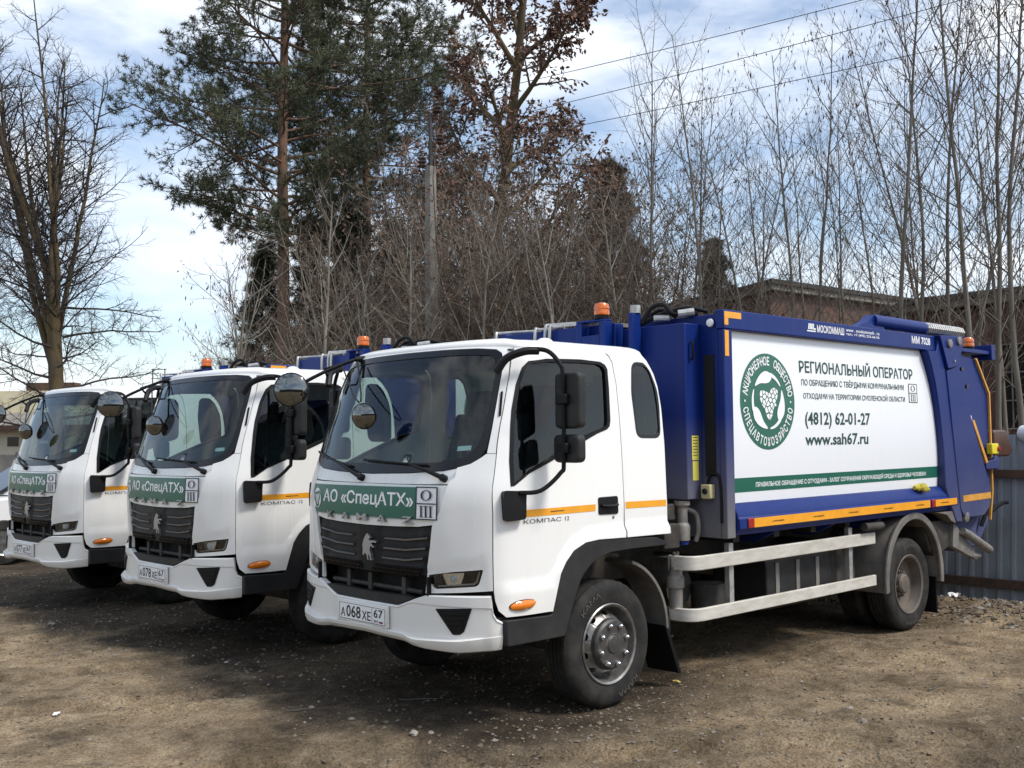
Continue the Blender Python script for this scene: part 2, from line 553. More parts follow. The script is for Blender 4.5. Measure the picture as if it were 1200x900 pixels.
def cab_raw(s, z):
    s = np.asarray(s, float); z = np.asarray(z, float)
    sg = np.where(s < 0, -1.0, 1.0); a = np.abs(s)
    over = a > STOT
    a = np.where(over, 2 * STOT - a, a); sg = np.where(over, -sg, sg)
    x = np.interp(a, SL, CV[:, 0]); y = np.interp(a, SL, CV[:, 1])
    wf = sst((-.15 - x) / .85); wr = sst((x - .33) / .24)
    X = x + np.interp(z, RAKE[:, 0], RAKE[:, 1]) * wf - np.interp(z, REAR[:, 0], REAR[:, 1]) * wr
    return np.stack([X, sg * y * np.interp(z, TUM[:, 0], TUM[:, 1]), z + 0 * X], 1)
def cab_normal(s, z):
    e = 2e-3
    n = np.cross(cab_raw(s + e, z) - cab_raw(s - e, z), cab_raw(s, z + e) - cab_raw(s, z - e))
    n /= np.linalg.norm(n, axis=1)[:, None]
    P = cab_raw(s, z)
    sg = np.sign(n[:, 0] * (P[:, 0] + .15) + n[:, 1] * P[:, 1])
    return n * sg[:, None]
CREASE = np.array([(-.66, .80), (-.583, .955), (-.52, 1.04), (-.441, 1.115), (-.30, 1.175), (-.157, 1.199), (.098, 1.205), (.6, 1.20)])
def cab_side(s, z):
    """side of the cab with sill step, crease and wheel-arch flare pressed in"""
    P = cab_raw(s, z); N = cab_normal(s, z)
    o = 0.013 * sst((.915 - z) / .03) * sst((P[:, 0] + 1.02) / .06)
    zc = np.interp(P[:, 0], CREASE[:, 0], CREASE[:, 1])
    o2 = 0.022 * sst((zc - z) / .035) * sst((P[:, 0] + .66) / .05)
    return P + N * np.maximum(o, o2)[:, None]
def cab_corner(s, z):
    P = cab_raw(s, z); N = cab_normal(s, z)
    a = np.abs(s)
    zc = np.interp(a, [.55, .62, .85, 1.0, 1.06], [.985, .999, 1.037, 1.067, 1.075])
    o = -0.010 * sst((zc - z) / .025) * sst((1.03 - a) / .05)
    o = o + 0.02 * np.exp(-((a - .70 - .1 * (z - 1.2)) / .10) ** 2) * sst((z - .95) / .3)
    return P + N * o[:, None]

WHEEL_R = 0.42
def make_wheel(parent, cx, y_out, width, side, front, twin=False, label=None):
    """a tyre with its rim; side=-1 outer face towards -y. The tyre is the part, rim and nuts are its sub-parts."""
    s = side
    yo = y_out                      # outer face plane (signed)
    c = (cx, 0, WHEEL_R)
    def yy(h): return yo - s * h    # h metres inwards from outer face
    prof = []
    w = width
    sw = [(0.030, .262), (0.012, .275), (0.004, .31), (0.0, .345), (0.008, .385), (0.022, .405), (0.034, .4155)]
    prof += sw
    g = 5
    t0, t1 = 0.036, w - 0.036
    for i in range(g):
        a = t0 + (t1 - t0) * i / g; b = t0 + (t1 - t0) * (i + 1) / g
        prof += [(a + 0.002, .4185), (b - 0.007, .420), (b - 0.006, .408), (b - 0.001, .408)]
    prof = prof[:-2]
    prof += [(w - h, r) for h, r in sw[::-1]]
    mb = MB()
    n = 72
    v = []
    for h, r in prof:
        for k in range(n):
            a = 2 * math.pi * k / n
            rr = r
            if .415 < r: rr = r - (0.004 if k % 2 else 0.0)
            v.append((cx + rr * math.cos(a), yy(h), WHEEL_R + rr * math.sin(a)))
    m = len(prof)
    f = [(i * n + k, i * n + (k + 1) % n, (i + 1) * n + (k + 1) % n, (i + 1) * n + k) for i in range(m - 1) for k in range(n)]
    if s > 0: f = [q[::-1] for q in f]
    mb.add(v, f)
    tyre = mb.build('wheel', 'rubber', parent, angle=28)
    if label: tyre['label'] = label
    n = 48
    def ring(prof, name, material, angle=30):
        b = MB()
        v = [(cx + r * math.cos(2 * math.pi * k / n), yy(h), WHEEL_R + r * math.sin(2 * math.pi * k / n)) for h, r in prof for k in range(n)]
        f = [(i * n + k, i * n + (k + 1) % n, (i + 1) * n + (k + 1) % n, (i + 1) * n + k) for i in range(len(prof) - 1) for k in range(n)]
        f.append(tuple(range((len(prof) - 1) * n, len(prof) * n)))
        if s > 0: f = [q[::-1] for q in f]
        b.add(v, f)
        return b.build(name, material, tyre, angle=angle)
    if front:
        ring([(.035, .262), (.010, .270), (.004, .262), (.012, .248), (.045, .238), (.085, .232), (.10, .222)], 'rim', 'rim_steel')
        # wheel disc with ten oval holes: annulus sheet bowed outwards
        def disc(u, v):
            r = v
            h = np.interp(r, [.12, .16, .19, .222], [.004, .018, .048, .092])
            return np.stack([cx + r * np.cos(u), yo - s * h, WHEEL_R + r * np.sin(u)], 1)
        holes = []
        for k in range(10):
            a0 = 2 * math.pi * k / 10 + .3
            holes.append([(a0 + .135 * math.cos(t), .201 + .015 * math.sin(t)) for t in np.linspace(0, 2 * math.pi, 13)[:-1]])
        sheet('rim_disc', 'rim_steel', tyre, [(0.0, .13), (2 * math.pi, .13), (2 * math.pi, .223), (0.0, .223)], disc,
              holes=[h for h in holes if max(p[0] for p in h) < 6.2], grid=.03, thick=.006,
              ref=lambda P: np.tile([0, s, 0], (len(P), 1)))
        ring([(.022, .172), (-.004, .166), (-.018, .150), (-.020, .062), (-.028, .052), (-.028, .02)], 'hub_cover', 'hub_black')
        for k in range(8):
            a = 2 * math.pi * (k + .35) / 8
            q = (cx + .132 * math.cos(a), yo, WHEEL_R + .132 * math.sin(a))
            MB().lathe([(.010, .019), (.030, .018), (.042, .013), (.048, .004)], q, (0, s, 0), 10, close=True).build('nut', 'chrome', tyre)
        ring([(.10, .221), (.12, .05)], 'brake_drum', 'void_black')
        b = MB()
        for ang, ln in ((.5, .05), (.9, .045)):
            b.tube([(cx + .07 * math.cos(ang + t), yo + s * .021, WHEEL_R + .07 * math.sin(ang + t)) for t in np.linspace(0, 2.2, 8)], .003, 5)
        b.build('hub_marking', 'steel_grey', tyre)
    else:
        ring([(.035, .262), (.008, .272), (.004, .264), (.014, .246), (.05, .236), (.10, .222), (.108, .205), (.112, .16), (.118, .135), (.150, .12)], 'rim', 'rim_rust')
        ring([(.150, .095), (.06, .092), (.045, .075), (.04, .03)], 'hub', 'rim_rust')
        for k in range(8):
            a = 2 * math.pi * (k + .2) / 8
            q = (cx + .112 * math.cos(a), yo - s * .12, WHEEL_R + .112 * math.sin(a))
            MB().lathe([(0, .016), (.03, .016), (.034, .008), (.05, .007)], q, (0, s, 0), 8, close=True).build('nut', 'rim_rust', tyre)
    if twin:
        pass
    # raised brand lettering on the sidewall
    V, F = TEXTS['tyre']
    a, b = V.min(0), V.max(0)
    for base in ((-math.pi / 2, math.pi / 2) if not front else (-math.pi / 2 + .5, math.pi / 2 + .6)):
        U = (V[:, 0] - a[0]) / (b[0] - a[0]) - .5; Z = (V[:, 1] - a[1]) / (b[1] - a[1])
        ang = base + s * U * .62
        r = .335 + .034 * Z
        P = np.stack([cx + r * np.cos(ang), yo + s * (.0025 + 0 * r), WHEEL_R + r * np.sin(ang)], 1)
        link_mesh('tyre_lettering', P, F, 'tyre_lettering', tyre, smooth=False)
    return tyre

def place_cab(off):
    def f(U, V, W):
        s = -U
        return cab_raw(s, V) + cab_normal(s, V) * (off + W)[:, None]
    return f
def place_side(y):
    return lambda U, V, W: np.stack([U, y - W, V], 1)

# leaf and patch shapes of the round emblem (unit circle)
def leaf_shape(rot, scale=1.0, c=(0, 0)):
    top = [(-.47, .31), (-.37, .46), (-.21, .585), (-.04, .63), (.12, .575), (.14, .48), (.05, .40), (-.08, .375), (-.27, .37)]
    tail = [(.10, .60), (.24, .555), (.38, .46), (.47, .34), (.44, .33), (.33, .42), (.20, .49), (.10, .52)]
    out = []
    for poly in (top, tail):
        q = []
        for x, y in smooth_closed(poly, 3):
            x, y = x * scale, y * scale
            q.append((c[0] + x * math.cos(rot) - y * math.sin(rot), c[1] + x * math.sin(rot) + y * math.cos(rot)))
        out.append(q)
    return out
def smooth_closed(p, n=4):
    N = len(p); out = []
    for i in range(N):
        p0, p1, p2, p3 = [np.array(p[(i + k) % N], float) for k in (-1, 0, 1, 2)]
        for k in range(n):
            t = k / n
            out.append(tuple(0.5 * (2 * p1 + (p2 - p0) * t + (2 * p0 - 5 * p1 + 4 * p2 - p3) * t * t + (3 * p1 - p0 - 3 * p2 + p3) * t ** 3)))
    return out
REGION = [(-.34, .16), (-.30, .22), (-.10, .20), (.02, .16), (.10, .26), (.24, .28), (.36, .22), (.34, .08), (.26, -.04), (.30, -.12), (.18, -.14), (.14, -.30), (.02, -.44), (-.10, -.36), (-.16, -.20), (-.26, -.10), (-.34, .02)]
def region_cells():
    rng = random.Random(3)
    seeds = []
    tries = 0
    while len(seeds) < 26 and tries < 4000:
        tries += 1
        p = (rng.uniform(-.36, .38), rng.uniform(-.46, .3))
        if inside(REGION, np.array([p]))[0] and all(math.dist(p, q) > .085 for q in seeds): seeds.append(p)
    cells = []
    for i, s in enumerate(seeds):
        poly = [np.array(q, float) for q in REGION]
        for j, t in enumerate(seeds):
            if i == j: continue
            mid = (np.array(s) + np.array(t)) / 2; nrm = np.array(t) - np.array(s)
            out = []
            for a, b in zip(poly, poly[1:] + poly[:1]):
                da, db = (a - mid) @ nrm, (b - mid) @ nrm
                if da <= 0: out.append(a)
                if da * db < 0: out.append(a + (b - a) * da / (da - db))
            poly = out
            if len(poly) < 3: break
        if len(poly) >= 3:
            c = sum(poly) / len(poly)
            cells.append([tuple(c + (q - c) * .80) for q in poly])
    return cells
CELLS = region_cells()

def emblem(parent, cu, cv, r, place, w, ring=True, mats=('green_vinyl', 'white_vinyl')):
    """round company emblem: green disc, three leaves, patchwork region, circular lettering."""
    def poly_mesh(name, polys, material, par, lift):
        v, f = [], []
        for p in polys:
            k = len(v); v += p; f.append(tuple(range(k, k + len(p))))
        A = np.array(v, float)
        P = place(cu + A[:, 0] * r, cv + A[:, 1] * r, np.full(len(A), lift))
        return link_mesh(name, P, f, material, par, smooth=False)
    root = parent
    if ring:
        root = poly_mesh('emblem', [[(math.cos(t), math.sin(t)) for t in np.linspace(0, 2 * math.pi, 65)[:-1]]], mats[0], parent, w)
    k = 1.0
    leaves = []
    for rot in (0.0, 2.094, 4.189):
        leaves += [[(x * k, y * k) for x, y in q] for q in leaf_shape(rot)]
    poly_mesh('emblem_leaf', leaves, mats[1], root, w + .0015)
    poly_mesh('emblem_patchwork', [[(x * .98 + .02, y * .98 + .02) for x, y in c] for c in CELLS], mats[1], root, w + .0015)
    if ring:
        v, f = [], []
        for word, a0, a1, flip in (('АКЦИОНЕРНОЕ', 172, 82, False), ('ОБЩЕСТВО', 72, 8, False), ('СПЕЦАВТОХОЗЯЙСТВО', 188, 352, True)):
            for i, ch in enumerate(word):
                V, F = TEXTS['ch_' + ch]
                a = math.radians(a0 + (a1 - a0) * (i + .5) / len(word))
                lo, hi = V.min(0), V.max(0)
                X = (V[:, 0] - (lo[0] + hi[0]) / 2) * .168; Y = (V[:, 1] - .35) * .24
                if flip: t = a + math.pi / 2
                else: t = a - math.pi / 2
                q = np.stack([.84 * math.cos(a) + X * math.cos(t) - Y * math.sin(t), .84 * math.sin(a) + X * math.sin(t) + Y * math.cos(t)], 1)
                b = len(v); v += q.tolist(); f += [tuple(j + b for j in g) for g in F]
        for a in (180, 0):
            b = len(v)
            v += [(.84 * math.cos(math.radians(a)) + .025 * math.cos(t), .025 * math.sin(t)) for t in np.linspace(0, 6.28, 9)[:-1]]
            f.append(tuple(range(b, b + 8)))
        A = np.array(v)
        P = place(cu + A[:, 0] * r, cv + A[:, 1] * r, np.full(len(A), w + .0015))
        link_mesh('emblem_lettering', P, f, mats[1], root, smooth=False)['kind'] = 'stuff'
    return root

def waste_mark(parent, u0, u1, v0, v1, place, w):
    """white board split in two: a serif O above a serif III, both framed in black."""
    def quads(name, rects, material, par, lift):
        v, f = [], []
        for (a, b, c, d) in rects:
            k = len(v); v += [(a, c), (b, c), (b, d), (a, d)]; f.append((k, k + 1, k + 2, k + 3))
        A = np.array(v, float)
        return link_mesh(name, place(A[:, 0], A[:, 1], np.full(len(A), lift)), f, material, par, smooth=False)
    du, dv = u1 - u0, v1 - v0
    b = quads('hazard_board', [(u0, u1, v0, v1)], 'white_vinyl', parent, w)
    t = .035 * dv; t2 = .055 * du
    vm = v0 + dv * .5
    quads('board_border', [(u0, u1, v0, v0 + t), (u0, u1, v1 - t, v1), (u0, u0 + t2, v0 + t, v1 - t), (u1 - t2, u1, v0 + t, v1 - t), (u0 + t2, u1 - t2, vm - t / 2, vm + t / 2)], 'black_ink', b, w + .0015)
    rects = []
    for i in range(3):
        c = u0 + du * (.29 + .21 * i); a, d = v0 + dv * .10, v0 + dv * .41
        rects += [(c - .038 * du, c + .038 * du, a, d), (c - .085 * du, c + .085 * du, a - .02 * dv, a), (c - .085 * du, c + .085 * du, d, d + .02 * dv)]
    quads('roman_numeral', rects, 'black_ink', b, w + .0015)
    cu, cv = u0 + du * .5, v0 + dv * .75
    v = []; f = []
    n = 28
    for k in range(n):
        a = 2 * math.pi * k / n
        v += [(cu + .25 * du * math.cos(a), cv + .165 * dv * math.sin(a)), (cu + .16 * du * math.cos(a), cv + .145 * dv * math.sin(a))]
        j = (k + 1) % n
        f.append((2 * k, 2 * j, 2 * j + 1, 2 * k + 1))
    A = np.array(v)
    link_mesh('letter_ring', place(A[:, 0], A[:, 1], np.full(len(A), w + .0015)), f, 'black_ink', b, smooth=False)
    return b
texts = {'tyre': ('КАМА', .012, 0), 'sign': ('АО «СпецАТХ»', .020, 0), 'mk_K': ('K', .014, .02), 'mk_A': ('A', .014, .02), 'mk_M': ('M', .014, .02), 'mk_Z': ('Z', .014, .02),
         'plate1': ('068', .012, 0), 'plate2': ('078', .012, 0), 'plate3': ('077', .012, 0), 'plate_a': ('А', .012, 0), 'plate_xe': ('ХЕ', .012, 0), 'plate_region': ('67', .012, 0), 'plate_rus': ('RUS', .01, 0),
         'line1': ('РЕГИОНАЛЬНЫЙ ОПЕРАТОР', .020, 0), 'line2': ('ПО ОБРАЩЕНИЮ С ТВЁРДЫМИ КОММУНАЛЬНЫМИ', .012, 0),
         'line3': ('ОТХОДАМИ НА ТЕРРИТОРИИ СМОЛЕНСКОЙ ОБЛАСТИ', .012, 0), 'phone': ('(4812) 62-01-27', .022, 0), 'web': ('www.sah67.ru', .022, 0),
         'slogan': ('ПРАВИЛЬНОЕ ОБРАЩЕНИЕ С ОТХОДАМИ - ЗАЛОГ СОХРАНЕНИЯ ОКРУЖАЮЩЕЙ СРЕДЫ И ЗДОРОВЬЯ ЧЕЛОВЕКА!', .018, 0),
         'builder': ('МОСКОММАШ', .02, 0), 'builder_web': ('www . moskommash . ru', .012, 0), 'builder_tel': ('тел.: +7 (495) 233-66-56', .012, 0),
         'model': ('ММ 7028', .02, 0), 'kompas': ('КОМПАС', -.005, 0), 'twelve': ('12', .0, 0), 'reflect': ('А РУСКОМПЛ', .03, 0)}
for ch in set('АКЦИОНЕРНОЕОБЩЕСТВОСПЕЦАВТОХОЗЯЙСТВО'): texts['ch_' + ch] = (ch, .022, 0)
prepare_texts(texts)

def mirror_poly(p): return [(-a, b) for a, b in p]
FRAME_R = [(.40, 1.581), (.696, 1.598), (.787, 1.617), (.883, 1.643), (.939, 1.679), (.969, 1.731), (.980, 1.857), (.972, 2.082), (.967, 2.191), (.951, 2.291), (.920, 2.337), (.871, 2.362), (.727, 2.374), (.411, 2.381)]
WS_OUT = [(0, 1.572)] + FRAME_R + [(0, 2.384)] + [(-a, b) for a, b in FRAME_R[::-1]]
FR_IN = [(.40, 1.640), (.66, 1.650), (.76, 1.664), (.85, 1.690), (.902, 1.735), (.922, 1.80), (.934, 1.90), (.933, 2.08), (.928, 2.19), (.915, 2.262), (.886, 2.305), (.84, 2.326), (.70, 2.335), (.40, 2.341)]
WS_IN = [(0, 1.636)] + FR_IN + [(0, 2.343)] + [(-a, b) for a, b in FR_IN[::-1]]
SEAM = [(.992, 2.372), (1.020, 2.19), (1.028, 1.974), (1.030, 1.762), (1.047, 1.555), (1.054, 1.35), (1.054, 1.094), (1.058, .872)]
DOOR = [(1.000, 2.370), (1.027, 2.19), (1.035, 1.974), (1.037, 1.762), (1.053, 1.555), (1.060, 1.35), (1.060, 1.094), (1.063, .870), (1.071, .812), (1.090, .755), (1.135, .716),
        (1.30, .714), (1.492, .714), (1.512, .775), (1.566, .94), (1.615, 1.01), (1.686, 1.075), (1.80, 1.118), (1.93, 1.128), (2.196, 1.122), (2.205, 1.40),
        (2.210, 1.635), (2.214, 1.924), (2.207, 2.158), (2.180, 2.305), (2.150, 2.345), (2.108, 2.364), (1.96, 2.372), (1.40, 2.374)]
WIN = [(1.172, 1.500), (1.128, 1.657), (1.084, 1.973), (1.080, 2.13), (1.094, 2.242), (1.128, 2.283), (1.303, 2.303), (1.86, 2.312), (2.06, 2.304), (2.108, 2.285), (2.129, 2.255), (2.130, 2.126),
       (2.119, 1.905), (2.108, 1.868), (2.08, 1.848), (1.983, 1.821), (1.804, 1.755), (1.531, 1.660), (1.303, 1.575), (1.200, 1.503)]
HEAD = [(.602, .951), (.606, .925), (.636, .880), (.660, .868), (.945, .897), (.968, .912), (.996, 1.001), (.79, .980)]
CORNER = [(.576, .836), (.595, .971), (.630, 1.131), (.650, 1.256), (.709, 1.344), (.751, 1.476), (.768, 1.53), (.800, 1.553), (.800, 1.612), (.883, 1.639), (.943, 1.676), (.974, 1.700),
          (1.036, 1.700), (1.048, 1.555), (1.054, 1.35), (1.054, 1.094), (1.057, .876), (.85, .857)]
PILLAR = [(.978, 1.704), (.985, 1.857), (.977, 2.082), (.972, 2.191), (.956, 2.294), (.925, 2.341), (.875, 2.366), (.727, 2.379), (.411, 2.386), (.0, 2.389), (.0, 2.396), (.5, 2.394), (.85, 2.384), (.985, 2.372), (1.019, 2.19), (1.027, 1.974), (1.029, 1.762), (1.034, 1.704)]
QUARTER = [(2.213, 1.122), (2.60, 1.118), (2.665, 1.116), (2.76, 1.116), (2.76, 2.372), (2.45, 2.372), (2.125, 2.371), (2.158, 2.352), (2.188, 2.31), (2.214, 2.158), (2.221, 1.924), (2.217, 1.635), (2.212, 1.40)]
QWIN = fillet([(2.385, 1.795), (2.628, 1.792), (2.645, 2.10), (2.625, 2.308), (2.39, 2.312), (2.368, 2.10)], [.06, .06, .03, .06, .06, .03])

def ring_outline(outer, width):
    c = np.mean(np.array(outer), 0)
    return [tuple(c + (np.array(p) - c) * (1 - width / max(np.linalg.norm(np.array(p) - c), .05))) for p in outer]

def build_cab(T):
    for sg in (-1, 1):
        P = (lambda p: mirror_poly(p)) if sg < 0 else (lambda p: list(p))
        door = sheet('door', 'white_paint', T, P(DOOR), cab_side, holes=[P(WIN)], grid=.04, thick=.03)
        inner = ring_outline(WIN, .030)
        sheet('window_seal', 'black_plastic', door, P(WIN), cab_raw, holes=[P(inner)], grid=.05, thick=.030, off=.004)
        sheet('door_window', 'side_glass', door, P(ring_outline(WIN, .026)), cab_raw, grid=.12, thick=0, off=-.012)
        # handle recess with chrome pull
        hs = (1.948, 2.141)
        h = sheet('door_handle', 'black_plastic', door, fillet(P([(hs[0], 1.287), (hs[1], 1.283), (hs[1], 1.402), (hs[0], 1.400)]), .018), cab_side, grid=.04, thick=.02, off=.006)
        a = cab_raw(np.array([sg * 1.97, sg * 2.05, sg * 2.13]), np.array([1.345, 1.34, 1.345]))
        n = cab_normal(np.array([sg * 2.0]), np.array([1.34]))[0]
        MB().tube([a[0] + n * .012, a[1] + n * .026, a[2] + n * .012], [.010, .014, .010], 8).build('handle_grip', 'gloss_black', door)
        kb = cab_raw(np.array([sg * 2.095]), np.array([1.262]))[0]
        MB().lathe([(0, .011), (.003, .010)], kb + n * .001, n, 10, close=True).build('keyhole', 'steel_grey', door)
        MB().box(*sorted((a[0][0] + .06, a[0][0] + .10)), *sorted((a[0][1] + sg * .012, a[0][1] + sg * .03)), 1.335, 1.348).build('handle_badge', 'chrome', door)
        # reflective strip and lettering
        st = sheet('reflective_strip', 'orange_tape', door, P([(1.19, 1.308), (1.92, 1.313), (1.922, 1.357), (1.19, 1.352)]), cab_side, grid=.08, thick=.002, off=.002)
        sheet('quarter_strip_gap', 'black_ink', door, P([(1.50, 1.330), (1.62, 1.331), (1.62, 1.336), (1.50, 1.335)]), cab_side, grid=.08, thick=.0, off=.0035)
        if sg < 0:
            pl = lambda U, V, W: cab_side(U * -1, V) + cab_normal(-U, V) * (.003 + W)[:, None]
            # on the left side s is negative and grows towards the rear, so U runs with |s|
            pl2 = lambda U, V, W: cab_side(-np.asarray(U), V) + cab_normal(-np.asarray(U), V) * (.003 + W)[:, None]
            text_on('badge_lettering', 'kompas', 'black_ink', door, 1.272, 1.595, 1.268, 1.294, pl2)
            text_on('badge_lettering', 'twelve', 'black_ink', door, 1.63, 1.668, 1.269, 1.294, pl2)
        # side marker lamp
        ml = smooth_closed([(1.162, .786), (1.20, .803), (1.258, .808), (1.31, .804), (1.348, .796), (1.31, .772), (1.25, .752), (1.19, .760)], 3)
        def mk_fn(s, z):
            q = ((np.abs(s) - 1.252) / .100) ** 2 + ((z - .780 - .05 * (np.abs(s) - 1.252)) / .032) ** 2
            return cab_side(s, z) + cab_normal(s, z) * (.026 * np.sqrt(np.maximum(0, 1.02 - q)))[:, None]
        me_ = [(1.252 + .096 * math.cos(t), .780 + .0048 * math.cos(t) + .028 * math.sin(t)) for t in np.linspace(0, 2 * math.pi, 25)[:-1]]
        sheet('side_marker', 'orange_lens', door, P(me_), mk_fn, grid=.012, thick=.012, off=.001, angle=60)
        sheet('marker_rim', 'black_plastic', door, P(ring_outline(me_, -.005)), cab_side, grid=.04, thick=.004, off=.003)
        # corner panel with headlight opening
        cp = sheet('corner_panel', 'white_paint', T, P(CORNER), cab_corner, holes=[P(fillet(HEAD, .012))], grid=.035, thick=.02)
        hl = sheet('headlight', 'gloss_black', T, P(ring_outline(HEAD, -.004)), cab_corner, grid=.06, thick=.03, off=-.030)
        sheet('lamp_lens', 'lamp_glass', hl, P(fillet(ring_outline(HEAD, .003), .012)), cab_corner, grid=.06, thick=0, off=-.003)
        sheet('reflector', 'chrome', hl, P(fillet([(.70, .962), (.735, .893), (.835, .902), (.862, .975)], .008)), cab_corner, grid=.03, thick=.012, off=-.018)
        q = cab_corner(np.array([sg * .782]), np.array([.934]))[0]; nn = cab_normal(np.array([sg * .78]), np.array([.934]))[0]
        MB().lathe([(-.02, .030), (-.012, .029), (-.006, .018), (-.003, .006)], q - nn * .008, nn, 16, close=True).build('lamp_bulb', 'lamp_dome', hl)
        strip = [(.665, .880), (.93, .906), (.952, .922), (.970, .985), (.962, .985), (.942, .928), (.925, .915), (.668, .889)]
        sheet('daylight_strip', 'silver', hl, P(strip), cab_corner, grid=.05, thick=.006, off=-.016)
        for k in range(3):
            u = .632 + k * .020
            sheet('lamp_chevron', 'steel_grey', hl, P([(u, .935), (u + .016, .957), (u + .022, .957), (u + .006, .935), (u + .022, .905), (u + .016, .905)]), cab_corner, grid=.05, thick=.004, off=-.02)
        # A pillar with the black air slot
        sheet('quarter_panel', 'white_paint', T, P(QUARTER), cab_side, holes=[P(QWIN)], grid=.045, thick=.03)
        qw = sheet('quarter_window', 'side_glass', T, P(ring_outline(QWIN, -.004)), cab_raw, grid=.08, thick=0, off=-.006)
        sheet('window_seal', 'gloss_black', qw, P(ring_outline(QWIN, -.008)), cab_raw, holes=[P(ring_outline(QWIN, .016))], grid=.05, thick=.012, off=.002)
        sheet('reflective_strip', 'orange_tape', T, P([(2.222, 1.313), (2.655, 1.309), (2.655, 1.353), (2.222, 1.358)]), cab_side, grid=.08, thick=.002, off=.002)
        sheet('air_slot', 'black_plastic', T, P(fillet([(.992, 2.085), (1.006, 2.09), (1.026, 1.935), (1.012, 1.928)], .006)), cab_raw, grid=.03, thick=.01, off=.006)
    lower = [p for p in PILLAR[:9]]
    upper = [p for p in PILLAR[11:]]
    outline = [(a, b) for a, b in lower] + [(0.0, 2.389)] + [(-a, b) for a, b in reversed(lower)] + [(-a, b) for a, b in reversed(upper)] + [(0.0, 2.397)] + [(a, b) for a, b in upper]
    sheet('windscreen_surround', 'white_paint', T, outline, cab_raw, grid=.05, thick=.03)
    ws = sheet('windscreen', 'windscreen_glass', T, ring_outline(WS_IN, -.01), cab_raw, grid=.09, thick=0, off=-.004)
    sheet('windscreen_border', 'gloss_black', ws, WS_OUT, cab_raw, holes=[WS_IN], grid=.06, thick=.010, off=.001)
    sheet('sticker', 'white_vinyl', ws, [(-.76, 1.72), (-.86, 1.725), (-.862, 1.755), (-.762, 1.75)], cab_raw, grid=.1, thick=0, off=-.008)
    # cowl, hood panel, grille
    cowl = [(.80, 1.556), (.77, 1.535), (.752, 1.516), (.4, 1.511), (0, 1.510), (-.4, 1.511), (-.752, 1.516), (-.77, 1.535), (-.80, 1.556), (-.795, 1.612), (-.69, 1.594), (-.40, 1.577), (0, 1.568), (.40, 1.577), (.69, 1.594), (.795, 1.612)]
    sheet('cowl', 'white_paint', T, cowl, cab_raw, grid=.05, thick=.02, off=-.003)
    hoodr = [(.750, 1.506), (.748, 1.476), (.705, 1.344), (.647, 1.262)]
    gtop = [(.52, 1.246), (.279, 1.238), (0, 1.234)]
    hood = hoodr + gtop + [(-a, b) for a, b in gtop[-2::-1]] + [(-a, b) for a, b in hoodr[::-1]]
    def hood_fn(s, z):
        return cab_raw(s, z) + cab_normal(s, z) * (0.006 * sst((np.abs(s) - .5) / .2))[:, None]
    sheet('hood_panel', 'white_paint', T, hood, hood_fn, grid=.05, thick=.02)
    sheet('hood_gap', 'void_black', T, [(-.79, 1.535), (-.76, 1.50), (.76, 1.50), (.79, 1.535)], cab_raw, grid=.08, thick=.0, off=-.018)
    gr = [(.643, 1.252), (.626, 1.131), (.592, .971), (.588, .945), (.30, .938), (0, .934)]
    gt = [(.52, 1.240), (.279, 1.232)]
    gl = [(0, 1.228)] + gt[::-1] + gr + [(-a, b) for a, b in gr[-2::-1]] + [(-a, b) for a, b in gt]
    def grille_fn(s, z):
        a = np.abs(s)
        o = -.012 - .010 * sst((a - .1) / .05) * sst((.56 - a) / .05) * sst((z - .98) / .03)
        for zz in (1.158, 1.094, 1.030):
            bow = zz + .022 * np.clip((a - .40) / .2, 0, 1)
            o = o + .010 * np.exp(-((z - bow - .012) / .014) ** 2) * sst((a - .12) / .04)
        return cab_raw(s, z) + cab_normal(s, z) * o[:, None]
    g = sheet('grille', 'black_plastic', T, gl, grille_fn, grid=.025, thick=.015, angle=60)
    for zz, a0, a1 in ((1.158, .183, .60), (1.094, .172, .585), (1.030, .155, .562)):
        for sg in (-1, 1):
            lo = [(a0, zz - .003), (.39, zz - .003), (a1, zz + .020)]
            hi = [(a1, zz + .026), (.39, zz + .004), (a0, zz + .003)]
            pp = lo + hi
            sheet('chrome_strip', 'silver', g, mirror_poly(pp) if sg < 0 else pp, grille_fn, grid=.06, thick=.008, off=.009)
    # honeycomb openings along the foot of the grille
    b = MB()
    for row in range(2):
        for k in range(-15, 16):
            s0 = (k + .5 * row) * .037
            if abs(s0) < .07 or abs(s0) > .55: continue
            q = cab_raw(np.array([s0]), np.array([.954 + row * .024]))[0]; nn = cab_normal(np.array([s0]), np.array([.96]))[0]
            b.lathe([(-.002, .0155), (.006, .0155), (.006, .011), (-.002, .011)], q - nn * .004, nn, 6)
    b.build('grille_mesh', 'gloss_black', g)['kind'] = 'stuff'
    # rearing horse badge
    hs_ = [(.020, 1.178), (.031, 1.170), (.046, 1.160), (.053, 1.150), (.041, 1.146), (.034, 1.140), (.046, 1.131), (.086, 1.137), (.119, 1.129), (.112, 1.120), (.080, 1.123), (.058, 1.114), (.076, 1.104), (.093, 1.090), (.084, 1.086), (.060, 1.098), (.048, 1.090), (.046, 1.065), (.060, 1.045), (.062, 1.022), (.072, 1.006), (.055, 1.004), (.046, 1.030), (.034, 1.046), (.030, 1.020), (.037, 1.004), (.022, 1.006), (.014, 1.036), (-.008, 1.050), (-.020, 1.030), (-.034, 1.040), (-.030, 1.075), (-.036, 1.10), (-.022, 1.135), (-.008, 1.155), (.004, 1.170)]
    horse = [(-a, b) for a, b in hs_]
    sheet('horse_badge', 'silver', g, [(a, z) for a, z in horse], cab_raw, grid=.03, thick=.02, off=.008)
    # opening below the grille
    b = MB()
    for s0, s1 in ((-.6, -.2), (-.2, .2), (.2, .6)):
        pass
